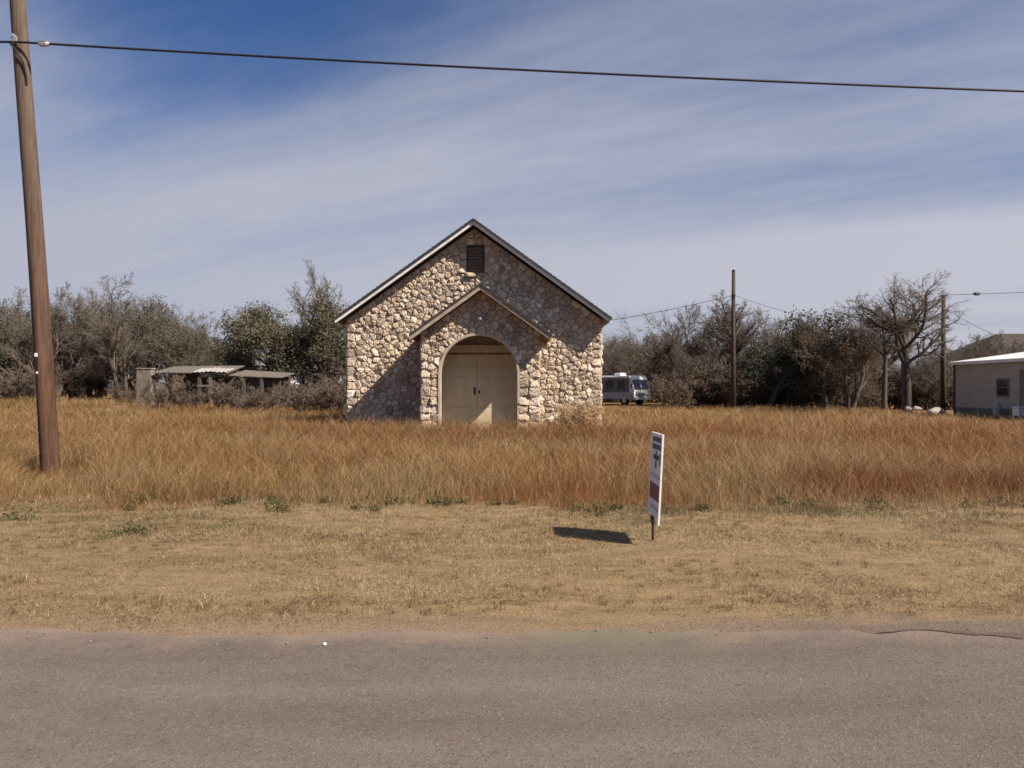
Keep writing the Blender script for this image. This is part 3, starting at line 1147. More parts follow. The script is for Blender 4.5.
# ------------------------------------------------------------------ yard sign, edge-on to the camera
def yard_sign():
    X, Ya, Yb, z0, z1 = 1.52, 8.10, 8.70, 0.26, 1.125
    S = thing('yard_sign', 'tall narrow white yard sign on a metal stake at the edge of the mown strip', 'sign', (X, 8.4, 0))
    lean = 0.045                                        # leans to the right towards its top

    def P(y, z, o=0.0):
        return (X - 0.035 + lean * (z - z0) / (z1 - z0) + o, y, z)

    def slab(mb, ya, yb, za, zb, o0, o1):
        vs = [P(y, z, o) for o in (o0, o1) for z in (za, zb) for y in (ya, yb)]
        mb.add(vs, [(0, 1, 3, 2), (4, 6, 7, 5), (0, 4, 5, 1), (2, 3, 7, 6), (0, 2, 6, 4), (1, 5, 7, 3)])
    pn = MB()
    slab(pn, Ya + 0.012, Yb - 0.012, z0 + 0.012, z1 - 0.012, -0.004, 0.004)
    m_pan = plain('sign_board_white', (0.62, 0.60, 0.66), (0.72, 0.70, 0.76), 5, 0.5)
    panel = pn.build('panel', m_pan, S)
    fr = MB()
    slab(fr, Ya - 0.012, Ya + 0.011, z0 - 0.05, z1, -0.009, 0.009)
    slab(fr, Yb - 0.011, Yb + 0.010, z0, z1, -0.009, 0.009)
    slab(fr, Ya + 0.0112, Yb - 0.0112, z1 - 0.022, z1, -0.009, 0.009)
    slab(fr, Ya + 0.0112, Yb - 0.0112, z0, z0 + 0.02, -0.009, 0.009)
    fr.build('frame', M['white'], S)
    navy = plain('navy_print', (0.03, 0.03, 0.06), (0.05, 0.045, 0.09), 8, 0.6)
    mar = plain('maroon_print', (0.17, 0.05, 0.07), (0.21, 0.07, 0.09), 8, 0.6)
    mauve = plain('mauve_print', (0.40, 0.34, 0.44), (0.48, 0.42, 0.52), 8, 0.6)
    for side in (-1, 1):
        o0, o1 = (-0.0065, -0.0045) if side < 0 else (0.0045, 0.0065)
        tx = MB()                                       # two rows of print and a dark emblem like a plus
        for r0, r1 in ((1.035, 1.085), (0.955, 1.010)):
            y = Ya + 0.06
            while y < Yb - 0.10:
                wd = random.uniform(0.035, 0.06)
                slab(tx, y, y + wd, r0, r1, o0, o1)
                y += wd + 0.022
        slab(tx, 8.36, 8.43, 0.76, 0.94, o0, o1)
        slab(tx, 8.24, 8.357, 0.85, 0.90, o0, o1)
        slab(tx, 8.433, 8.55, 0.85, 0.90, o0, o1)
        slab(tx, 8.15, 8.20, 0.80, 0.92, o0, o1)
        tx.build('lettering', navy, panel)
        mm = MB()
        slab(mm, Ya + 0.03, Yb - 0.03, 0.43, 0.60, o0, o1)
        mm.build('maroon_block', mar, panel)
        mv = MB()
        slab(mv, Ya + 0.05, Yb - 0.05, 0.655, 0.70, o0, o1)
        mv.build('fine_print', mauve, panel)
        mv = MB()
        slab(mv, Ya + 0.05, Yb - 0.12, 0.33, 0.37, o0, o1)
        mv.build('fine_print', mauve, panel)
    st = MB()
    st.tube([(X - 0.045, 8.40, -0.15), (X - 0.04, 8.40, 0.26)], 0.013, 8)
    st.box(X - 0.065, X - 0.025, 8.38, 8.42, 0.19, 0.262)
    st.build('stake', M['iron'], S)


yard_sign()


# ------------------------------------------------------------------ trees
class Skeleton:
    def __init__(self, seed):
        self.r = random.Random(seed)
        self.seg = []                                   # p0, p1, r0, r1
        self.tips = []

    def grow(self, p, d, length, rad, level, P):
        r = self.r
        n = P['steps'][min(level, len(P['steps']) - 1)]
        step = length / n
        end_r = rad * P.get('taper', 0.55)
        p = Vector(p)
        d = Vector(d).normalized()
        for i in range(n):
            w_ = P['wig'][min(level, len(P['wig']) - 1)]
            d = (d + Vector((r.gauss(0, w_), r.gauss(0, w_), r.gauss(0, w_) + P['up'][min(level, len(P['up']) - 1)]))).normalized()
            q = p + d * step
            ra = rad + (end_r - rad) * i / n
            rb = rad + (end_r - rad) * (i + 1) / n
            self.seg.append((p, q, max(ra, P['rmin']), max(rb, P['rmin'])))
            frac = (i + 1) / n
            if level < P['levels']:
                nb = P['kids'][level]
                if frac > P['start'][level]:
                    k = nb / (n * (1 - P['start'][level]))
                    cnt = int(k) + (1 if r.random() < k - int(k) else 0)
                    for _ in range(cnt):
                        ax = d.cross(Vector((r.gauss(0, 1), r.gauss(0, 1), r.gauss(0, 1)))).normalized()
                        a = R(r.uniform(*P['ang'][level]))
                        dd = d * math.cos(a) + ax * math.sin(a)
                        L = length * P['ratio'][level] * r.uniform(0.65, 1.15) * (1.15 - 0.45 * frac)
                        self.grow(q, dd, L, rb * P.get('rr', 0.6), level + 1, P)
            p = q
        if level >= P['levels'] - 1:
            self.tips.append((p, d))


def tubes(seg, name, mat):
    """all segments of one skeleton as open tapered prisms"""
    parts = []
    for lo, hi, n in ((0.05, 9, 7), (0.02, 0.05, 4), (0, 0.02, 3)):
        S = [s for s in seg if lo <= s[2] < hi]
        if not S:
            continue
        p0 = np.array([s[0] for s in S]); p1 = np.array([s[1] for s in S])
        r0 = np.array([s[2] for s in S]); r1 = np.array([s[3] for s in S])
        d = p1 - p0
        d /= np.linalg.norm(d, axis=1)[:, None] + 1e-9
        ref = np.where(np.abs(d[:, 2:3]) < 0.9, np.array([[0, 0, 1.0]]), np.array([[1.0, 0, 0]]))
        a = np.cross(d, ref)
        a /= np.linalg.norm(a, axis=1)[:, None]
        b = np.cross(d, a)
        p1 = p1 + d * (r1 * 0.5)[:, None]
        vs = []
        for pp, rr in ((p0, r0), (p1, r1)):
            for k in range(n):
                t = 2 * PI * k / n
                vs.append(pp + (a * math.cos(t) + b * math.sin(t)) * rr[:, None])
        V = np.stack(vs, 1).reshape(-1, 3)
        fp = [(k, (k + 1) % n, n + (k + 1) % n, n + k) for k in range(n)]
        parts.append((V, 2 * n, fp))
    # join
    verts, loops, starts, tot = [], [], [], []
    off = lo_ = 0
    for V, npc, fp in parts:
        c = len(V) // npc
        base = (np.arange(c) * npc + off)[:, None]
        L = (base + np.array([i for f in fp for i in f])[None, :]).ravel()
        loops.append(L)
        starts.append(lo_ + np.arange(c * len(fp)) * 4)
        verts.append(V)
        off += len(V)
        lo_ += len(L)
    me = bpy.data.meshes.new(name)
    V = np.concatenate(verts); L = np.concatenate(loops).astype(np.int32); S = np.concatenate(starts).astype(np.int32)
    me.vertices.add(len(V)); me.vertices.foreach_set('co', V.astype(np.float32).ravel())
    me.loops.add(len(L)); me.loops.foreach_set('vertex_index', L)
    me.polygons.add(len(S)); me.polygons.foreach_set('loop_start', S)
    me.polygons.foreach_set('use_smooth', np.ones(len(S), dtype=bool))
    me.update(calc_edges=True)
    me.materials.append(mat)
    return me


def leaves(tips, per, spread, size, cols, seed, name):
    g = np.random.default_rng(seed)
    P = np.array([t[0] for t in tips])
    P = np.repeat(P, per, 0)
    n = len(P)
    P = P + g.normal(0, spread, (n, 3))
    a = g.normal(0, 1, (n, 3)); a /= np.linalg.norm(a, axis=1)[:, None]
    b = np.cross(a, g.normal(0, 1, (n, 3))); b /= np.linalg.norm(b, axis=1)[:, None]
    s = size * g.uniform(0.5, 1.3, n)[:, None]
    V = np.stack([P - a * s, P + b * s * 0.55, P + a * s, P - b * s * 0.55], 1).reshape(-1, 3)
    C = np.array(cols)[g.integers(0, len(cols), n)] * g.uniform(0.7, 1.25, n)[:, None]
    return np_mesh(name, M['oakleaf'], V, 4, [(0, 1, 2, 3)], np.repeat(C, 4, 0))


OLIVE = [(0.105, 0.098, 0.056), (0.125, 0.110, 0.068), (0.085, 0.085, 0.048), (0.14, 0.118, 0.078)]
DARKG = [(0.060, 0.066, 0.038), (0.078, 0.080, 0.048), (0.095, 0.088, 0.056), (0.052, 0.055, 0.034)]
RUSTY = [(0.09, 0.06, 0.036), (0.07, 0.05, 0.033), (0.115, 0.078, 0.046)]

KINDS = {
    'spread': dict(levels=4, steps=(5, 6, 5, 4, 3), wig=(.10, .16, .20, .24, .28), up=(.05, .07, .05, .02, .0), kids=(7, 8, 7, 7), start=(.25, .2, .15, .1),
                   ang=((35, 65), (30, 60), (30, 60), (30, 65)), ratio=(.95, .55, .5, .5), rmin=.0055, rr=.58, h=2.6, rad=.17),
    'upright': dict(levels=4, steps=(7, 6, 5, 4, 3), wig=(.06, .10, .14, .2, .25), up=(.10, .12, .10, .05, .0), kids=(12, 9, 6, 6), start=(.2, .15, .15, .1),
                    ang=((18, 38), (18, 40), (22, 50), (30, 60)), ratio=(.55, .45, .45, .5), rmin=.005, rr=.5, h=5.2, rad=.14),
    'big': dict(levels=4, steps=(6, 7, 6, 5, 3), wig=(.08, .17, .2, .24, .28), up=(.06, .05, .05, .02, .0), kids=(10, 11, 8, 6), start=(.45, .2, .15, .1),
                ang=((28, 62), (30, 60), (30, 60), (30, 65)), ratio=(.85, .55, .5, .5), rmin=.006, rr=.6, h=4.3, rad=.25),
}


def make_tree(kind, seed, leaf=None, twig='twig', stems=1, low=False):
    """returns (trunk mesh, crown mesh list, natural height)"""
    P = dict(KINDS[kind])
    if low:
        P['kids'] = tuple(max(2, int(k * 0.72)) for k in P['kids'])
        P['rmin'] *= 1.7
    S = Skeleton(seed)
    for k in range(stems):
        a = 2 * PI * k / stems + seed
        lean = 0.10 if stems == 1 else 0.42
        S.grow((0.12 * math.cos(a) * (stems > 1), 0.12 * math.sin(a) * (stems > 1), -0.15), (lean * math.cos(a), lean * math.sin(a), 1), P['h'] * S.r.uniform(.85, 1.1), P['rad'] * (1 if stems == 1 else .6), 0, P)
    thick = [s for s in S.seg if s[2] > 0.035]
    thin = [s for s in S.seg if s[2] <= 0.035]
    trunk = tubes(thick, 'trunk', M['bark'])
    crown = tubes(thin, 'twigs', M[twig])
    leafm = None
    if leaf:
        leafm = leaves(S.tips, leaf[0], leaf[1], leaf[2], leaf[3], seed, 'leaves')
    zs = sorted(max(s[0].z, s[1].z) for s in S.seg)
    return trunk, crown, leafm, zs[-1]


KINDS['mesquite'] = dict(levels=4, steps=(5, 6, 5, 4, 3), wig=(.10, .15, .18, .22, .26), up=(.08, .10, .08, .05, .02), kids=(7, 7, 7, 6), start=(.25, .2, .15, .1),
                         ang=((25, 50), (25, 50), (25, 55), (25, 60)), ratio=(1.05, .6, .52, .5), rmin=.0045, rr=.52, h=2.2, rad=.15)
KINDS['big'] = dict(levels=4, steps=(6, 7, 6, 5, 3), wig=(.05, .13, .2, .24, .28), up=(.10, .09, .05, .02, .0), kids=(8, 9, 8, 6), start=(.5, .2, .15, .1),
                    ang=((30, 58), (30, 55), (30, 60), (30, 65)), ratio=(.85, .55, .5, .5), rmin=.005, rr=.55, h=4.3, rad=.22)
KINDS['oak'] = dict(levels=3, steps=(4, 6, 5, 4), wig=(.08, .15, .2, .24), up=(.05, .05, .03, .02), kids=(9, 9, 8), start=(.3, .2, .15),
                    ang=((30, 75), (30, 65), (30, 65)), ratio=(1.05, .5, .45), rmin=.008, rr=.55, h=2.3, rad=.2)
TREES = {
    'spread_a': make_tree('mesquite', 8, stems=2), 'spread_b': make_tree('mesquite', 21, stems=3), 'spread_c': make_tree('mesquite', 9, stems=3),
    'upright_a': make_tree('upright', 5), 'upright_b': make_tree('upright', 14),
    'big': make_tree('big', 33), 'slim': make_tree('big', 44),
    'oak_a': make_tree('oak', 52, (15, .16, .05, OLIVE), stems=2), 'oak_b': make_tree('oak', 17, (16, .18, .055, DARKG)),
    'rusty': make_tree('mesquite', 27, (1, .08, .035, RUSTY), twig='brushtwig', stems=2),
    'oliveish': make_tree('mesquite', 33, (1, .08, .04, OLIVE), stems=3),
}


def place_tree(kind, name, x, Y, top, label, cat='tree', group=None, rz=None, width=None, base=None):
    """x, top in photo pixels give the tree its position and real height at depth Y"""
    trunk, crown, leafm, hn = TREES[kind]
    X = (x - 512) / FPX * Y
    z = float(H(X, Y)) if base is None else base
    hgt = EYE + (HORIZON - top) / FPX * Y - z
    s = hgt / hn
    t = thing(name, label, cat, (X, Y, z), 0, group)
    sx = s * (width or 1.0)
    t.scale = (sx, sx, s)
    t.rotation_euler.z = random.uniform(0, 6.28) if rz is None else rz
    link(bpy.data.objects.new('trunk', trunk), t)
    c = link(bpy.data.objects.new('crown', crown), t)
    if leafm:
        link(bpy.data.objects.new('leaves', leafm), c)
    return t


# trees one can tell apart
place_tree('big', 'bare_tree', 906, 48, 273, 'big bare spreading tree with thick trunk beside the right grey pole', rz=2.6, width=1.25)
place_tree('slim', 'bare_tree', 884, 52, 300, 'bare tree with slim straight trunk just left of the big spreading one', rz=0.4, width=.8)
place_tree('upright_a', 'bare_tree', 322, 62, 262, 'tall thin bare tree rising above the green oaks by the chapel', rz=0.3, width=1.0)
place_tree('oak_a', 'live_oak', 268, 58, 304, 'round olive green live oak standing left of the tall thin bare tree', rz=0.5, width=1.0)
place_tree('oak_a', 'live_oak', 338, 57, 302, 'olive green live oak half hidden behind the left eave of the chapel', rz=2.4, width=1.0)
place_tree('spread_a', 'bare_tree', 95, 60, 267, 'tallest bare grey tree in the left wood, right of the near pole', rz=1.0)
place_tree('upright_b', 'bare_tree', 12, 62, 284, 'pale bare tree left of the near leaning pole', rz=1.0, width=1.5)
place_tree('oak_b', 'live_oak', 8, 60, 322, 'dark green tree at the left edge, left of the near leaning pole', rz=2.0)
place_tree('upright_b', 'bare_tree', 742, 66, 288, 'tall lacy bare tree right behind the middle dark pole', rz=2.0, width=1.9)
place_tree('spread_c', 'bare_tree', 716, 70, 300, 'wide lacy bare tree just left of the middle dark pole', rz=2.0)
place_tree('spread_a', 'bare_tree', 785, 66, 308, 'bare tree between the middle dark pole and the dark evergreen', rz=3.0)
place_tree('oak_b', 'live_oak', 825, 56, 312, 'darkest evergreen tree in the right wood, left of the big bare tree', rz=3.0, width=.9)
place_tree('oak_b', 'live_oak', 768, 58, 340, 'low dark evergreen bush-like tree right of the middle dark pole', rz=1.0, width=1.1)
place_tree('rusty', 'bare_tree', 850, 54, 303, 'brown twiggy tree between the darkest evergreen and the big bare tree', rz=1.6)
place_tree('spread_c', 'bare_tree', 985, 66, 330, 'low bare tree showing above the grey building at right', rz=0.6)

# the rest of each wood's front row: nothing in the photo tells these apart
for i, (x, top) in enumerate(((-60, 300), (-25, 306), (35, 300), (60, 296), (75, 312), (122, 300), (140, 296), (158, 300), (178, 308), (197, 324), (212, 340))):
    place_tree(('oliveish', 'spread_a', 'oliveish', 'spread_b')[i % 4], 'thicket_tree', x, 55 + 3.1 * ((i * 7) % 5), top, 'olive grey twiggy tree in the dense thicket behind the near pole', group='trees of the left thicket')
for i, (x, top) in enumerate(((606, 334), (622, 330), (640, 336), (660, 330), (678, 326), (692, 338), (805, 330), (838, 334), (866, 322))):
    place_tree(('spread_c', 'rusty', 'spread_a')[i % 3], 'thicket_tree', x, (62 if x > 668 else 86) + 2.7 * ((i * 7) % 5), top, 'brown grey bare tree in the dense thicket right of the chapel', group='trees of the right thicket')
for i, (x, top) in enumerate(((930, 350), (958, 346), (1040, 340), (1075, 330))):
    place_tree(('spread_c', 'rusty')[i % 2], 'thicket_tree', x, 60 + 2.2 * i, top, 'low brown bare tree behind the grey building at right', group='trees behind the grey building')

# brush along the foot of the woods: shrubs of many thin stems
SHR = dict(levels=3, steps=(5, 4, 3, 2), wig=(.14, .2, .26, .3), up=(.05, .04, .02, 0), kids=(8, 6, 5), start=(.15, .1, .1), ang=((20, 55), (25, 60), (30, 65)),
           ratio=(.6, .5, .5), rmin=.009, rr=.6, h=1.35, rad=.03)


def make_shrub(seed, stems=9, leaf=None, mat='brushtwig'):
    S = Skeleton(seed)
    for k in range(stems):
        a = 2 * PI * k / stems + seed
        q = S.r.uniform(.15, .75)
        S.grow((.35 * math.cos(a), .35 * math.sin(a), -.05), (q * math.cos(a), q * math.sin(a), 1), SHR['h'] * S.r.uniform(.7, 1.2), SHR['rad'], 0, SHR)
    me = tubes(S.seg, 'stems', M[mat])
    lm = leaves(S.tips, *leaf, seed, 'leaves') if leaf else None
    return me, lm, max(max(s[0].z, s[1].z) for s in S.seg)


SHRUBS = [make_shrub(2), make_shrub(13, 7), make_shrub(29, 10, (1, .07, .045, RUSTY))]


def place_shrub(i, x, Y, hgt, label, group=None, name='brush_shrub', cat='shrub'):
    me, lm, hn = SHRUBS[i % len(SHRUBS)]
    X = (x - 512) / FPX * Y
    t = thing(name, label, cat, (X, Y, float(H(X, Y))), random.uniform(0, 6.28), group)
    s = hgt / hn
    t.scale = (s * random.uniform(1.0, 1.35),) * 2 + (s,)
    st = link(bpy.data.objects.new('stems', me), t)
    if lm:
        link(bpy.data.objects.new('leaves', lm), st)
    return t


k = 0
for x in range(-50, 345, 13):
    Y = 52 + 9 * random.random()
    if random.random() < 0.30:
        continue
    place_shrub(k, x + random.uniform(-8, 8), Y, random.choice((0.9, 1.4, 2.0, 2.8, 3.6)), 'leafless brown brush shrub at the foot of the left thicket', 'brush under the left thicket')
    k += 1
for x in range(606, 960, 11):
    Y = (58 if x > 668 else 84) + 5 * random.random()
    place_shrub(k, x + random.uniform(-4, 4), Y, random.uniform(2.2, 4.2), 'leafless brown brush shrub at the foot of the right thicket', 'brush under the right thicket')
    k += 1

for x, Y, h in ((166, 46, 2.3), (187, 47, 1.3), (226, 46, 2.1), (243, 47, 1.2), (262, 47, 1.7), (309, 46, 2.4), (333, 47, 2.9)):
    place_shrub(0 if x % 2 else 1, x, Y, h, 'leafless brush shrub standing before the collapsing shed', 'brush before the shed')

# the deeper wood reads as one mass
def woodland():
    """the deep wood reads as one mass: baked copies of a few light trees"""
    vs, ls, ss, mi = [], [], [], []
    off = lo = 0
    mats = [M['twig'], M['brushtwig'], M['bark']]
    protos = []
    for sd in (101, 102, 103):
        P = dict(KINDS['spread'])
        P['kids'] = (7, 7, 5, 3)
        P['rmin'] = 0.016
        S = Skeleton(sd)
        for q in range(2):
            S.grow((0, 0, -.1), (.35 * (q * 2 - 1), random.uniform(-.3, .3), 1), 2.2, .13, 0, P)
        me = tubes(S.seg, 'tmp', M['twig'])
        V = np.empty(len(me.vertices) * 3, np.float32)
        me.vertices.foreach_get('co', V)
        L = np.empty(len(me.loops), np.int32)
        me.loops.foreach_get('vertex_index', L)
        V = V.reshape(-1, 3)
        protos.append((V, L, V[:, 2].max()))
        bpy.data.meshes.remove(me)
    spots = []
    for x in np.arange(-95, -12, 3.1):
        spots.append((x, random.uniform(72, 98), random.uniform(5.0, 7.2)))
    for x in np.arange(6, 92, 2.9):
        spots.append((x, random.uniform(88, 108), random.uniform(5.6, 8.0)))
    for i, (x, y, h) in enumerate(spots):
        V, L, hm = protos[i % 3]
        a = random.uniform(0, 6.28)
        s = h / hm
        c, sn = math.cos(a) * s, math.sin(a) * s
        W = np.stack([V[:, 0] * c - V[:, 1] * sn + x, V[:, 0] * sn + V[:, 1] * c + y, V[:, 2] * s + float(H(x, y))], 1)
        vs.append(W)
        ls.append(L + off)
        ss.append(lo + np.arange(len(L) // 4) * 4)
        mi.append(np.full(len(L) // 4, i % 2))
        off += len(V)
        lo += len(L)
    me = bpy.data.meshes.new('woodland')
    V = np.concatenate(vs); L = np.concatenate(ls).astype(np.int32); S_ = np.concatenate(ss).astype(np.int32)
    me.vertices.add(len(V)); me.vertices.foreach_set('co', V.astype(np.float32).ravel())
    me.loops.add(len(L)); me.loops.foreach_set('vertex_index', L)
    me.polygons.add(len(S_)); me.polygons.foreach_set('loop_start', S_)
    for m_ in mats:
        me.materials.append(m_)
    me.polygons.foreach_set('material_index', np.concatenate(mi).astype(np.int32))
    me.update(calc_edges=True)
    o = link(bpy.data.objects.new('woodland', me))
    tag(o, 'far brown grey mass of bare woodland beyond the field', 'woodland', kind='stuff')


woodland()


# ------------------------------------------------------------------ things standing beyond the field
def far_pole(x, Y, top, label, name='utility_pole'):
    X = (x - 512) / FPX * Y
    z0 = float(H(X, Y))
    zt = EYE + (HORIZON - top) / FPX * Y
    P = thing(name, label, 'utility pole', (X, Y, z0))
    b = MB()
    b.tube([(X, Y, z0 - 0.2), (X + 0.02, Y, (z0 + zt) / 2), (X + 0.05, Y, zt)], [0.16, 0.14, 0.11], 10)
    b.build('shaft', M['dark_wood'], P, smooth=True)
    return P, X, zt


P1, PX_, PZ_ = far_pole(733, 52, 270, 'straight dark utility pole standing alone before the right thicket')
b = MB()
b.tube([(PX_ + 0.05, 51.88, PZ_ - 0.02), (PX_ + 0.05, 51.88, PZ_ + 0.12)], [0.05, 0.03], 8)
b.build('insulator', M['galv'], P1, smooth=True)
b = MB()
b.box(PX_ - 0.02, PX_ + 0.10, 51.78, 51.90, PZ_ - 1.75, PZ_ - 1.6)
b.build('bracket', M['iron'], P1)
P2, QX_, QZ_ = far_pole(943, 47, 295, 'dark utility pole with side brackets beside the grey building')
for dz in (0.95, 1.35, 1.9):
    b = MB()
    b.box(QX_ + 0.1, QX_ + 0.30, 46.9, 46.98, QZ_ - dz - 0.04, QZ_ - dz + 0.04)
    b.tube([(QX_ + 0.27, 46.94, QZ_ - dz), (QX_ + 0.27, 46.94, QZ_ - dz + 0.10)], [0.045, 0.03], 8)
    b.build('bracket', M['iron'], P2)


def wire(p, q, sag, rad, label, n=24):
    b = MB()
    p, q = Vector(p), Vector(q)
    b.tube([p.lerp(q, i / n) - Vector((0, 0, 4 * sag * (i / n) * (1 - i / n))) for i in range(n + 1)], rad, 5)
    o = b.build('overhead_wire', M['cable'], None, True)
    return tag(o, label, 'wire')


wire((PX_ + 0.02, 51.85, PZ_ - 1.65), (-9.5, 58, 5.4), 0.85, 0.018, 'thin sagging wire running from the middle dark pole to behind the chapel')
wire((PX_ + 0.08, 51.85, PZ_ - 1.65), (QX_, 46.94, QZ_ - 1.3), 0.9, 0.012, 'thin wire strung between the two dark poles at right')
dr = wire((QX_ + 0.05, 46.94, QZ_ + 0.0), px(1100, 288, 44), 0.05, 0.014, 'thin wire leaving the top of the right dark pole')
b = MB()
c_ = Vector((QX_ + 0.05, 46.94, QZ_)).lerp(Vector(px(1100, 288, 44)), 0.22) - Vector((0, 0, .02))
b.tube([c_ - Vector((.22, 0, 0)), c_ - Vector((.1, 0, 0)), c_ + Vector((.1, 0, 0)), c_ + Vector((.22, 0, 0))], [.03, .1, .1, .03], 8)
b.build('splice_sleeve', M['iron'], dr, origin=(0, 0, 0))
for dz, ty in ((0.95, 3.0), (1.35, 2.95), (1.9, 2.9)):
    pass
wire((QX_ + 0.28, 46.94, QZ_ - 0.9), (27, 40, 3.25), 0.25, 0.012, 'slack service wire dropping from the right dark pole to the grey building')


def grey_building():
    X = 25.0
    Y0, Y1 = 30.0, 45.2
    B = thing('mobile_building', 'long low grey building with bright white roof edge at right end of the field', 'building', (X, 45.2, 0))
    w_ = MB()
    w_.box(X, X + 8, Y0, Y1, -0.1, 2.88)
    wall = w_.build('wall', M['siding'], B)
    s = MB()
    for z in np.arange(0.55, 2.8, 0.26):
        s.box(X - 0.016, X + 0.001, Y0 + 0.01, Y1 - 0.01, z, z + 0.245)
    s.build('siding', M['siding'], wall)
    sk = MB()
    sk.box(X - 0.03, X - 0.002, Y0, Y1, -0.1, 0.52)
    sk.build('skirting', plain('dull_skirting', (0.10, 0.11, 0.10), (0.15, 0.155, 0.14), 2, 0.85), wall)
    rf = MB()
    rf.prism([(X - 0.22, 2.9), (X + 4, 3.5), (X + 8.2, 2.9), (X + 8.2, 3.03), (X + 4, 3.64), (X - 0.22, 3.06)], Y0 - 0.2, Y1 + 0.25)
    rf.build('roof', M['sheet'], B)
    co = MB()
    co.box(X - 0.05, X + 0.06, Y1 - 0.12, Y1 + 0.03, -0.1, 2.88)
    co.build('corner_post', M['dark_wood'], B)
    wn = MB()
    wn.box(X - 0.035, X - 0.018, 40.25, 41.15, 1.22, 2.02)
    win = wn.build('window', M['glass'], B)
    fr = MB()
    for a in ((40.17, 40.25, 1.14, 2.10), (41.15, 41.23, 1.14, 2.10), (40.252, 41.148, 1.14, 1.22), (40.252, 41.148, 2.02, 2.10), (40.252, 41.148, 1.60, 1.64)):
        fr.box(X - 0.05, X - 0.017, *a)
    fr.build('frame', M['rv_dark'], win)
    d = MB()
    d.box(X - 0.045, X - 0.018, 38.55, 39.35, 0.5, 2.5)
    dr_ = d.build('door', M['rv_dark'], B)
    h = MB()
    h.tube([(X - 0.046, 38.65, 1.4), (X - 0.1, 38.65, 1.4), (X - 0.1, 38.75, 1.4)], 0.015, 6)
    h.build('handle', M['galv'], dr_)
    # white cooler-like box and jug by the wall
    u = MB()
    u.box(X - 0.62, X - 0.12, 38.5, 39.0, 0.25, 0.62)
    u.box(X - 0.64, X - 0.10, 38.48, 39.02, 0.622, 0.70)
    for a, c in ((X - .6, 38.52), (X - .18, 38.52), (X - .6, 38.94), (X - .18, 38.94)):
        u.box(a, a + .05, c, c + .05, -0.05, 0.249)
    tag(u.build('white_box', M['white'], None, bevel=0.02, origin=(X - .37, 38.75, 0)), 'small white box on legs beside the door of the grey building', 'box')
    q = MB()
    q.tube([(X - 0.5, 40.4, -0.03), (X - 0.5, 40.4, 0.68), (X - 0.5, 40.4, 0.84), (X - 0.5, 40.4, 0.95)], [0.2, 0.2, 0.10, 0.06], 12)
    tag(q.build('white_canister', M['siding'], None, smooth=True, origin=(X - .5, 40.4, 0)), 'pale upright canister under the window of the grey building', 'canister')


grey_building()


def far_house():
    Y = 74
    x0, x1 = px(985, 0, Y)[0], px(1085, 0, Y)[0]
    Bh = thing('brown_house', 'house with brown hipped roof rising behind the grey building', 'house', ((x0 + x1) / 2, Y, 0))
    w_ = MB()
    w_.box(x0, x1, Y, Y + 8, -0.1, 4.6)
    w_.build('wall', M['greyboard'], Bh)
    r_ = MB()
    r_.add([(x0 - .5, Y - .5, 4.6), (x1 + .5, Y - .5, 4.6), (x1 + .5, Y + 8.5, 4.6), (x0 - .5, Y + 8.5, 4.6), (x0 + 3.6, Y + 4, 6.9), (x1 - 3.2, Y + 4, 6.9)],
           [(0, 1, 5, 4), (1, 2, 5), (2, 3, 4, 5), (3, 0, 4), (0, 3, 2, 1)])
    r_.build('roof', M['brownroof'], Bh)
    for wx in (x0 + 1.5, x0 + 4.5):
        wi = MB()
        wi.box(wx, wx + 1.0, Y - 0.05, Y - 0.002, 1.6, 3.0)
        wi.build('window', M['glass'], Bh)


far_house()


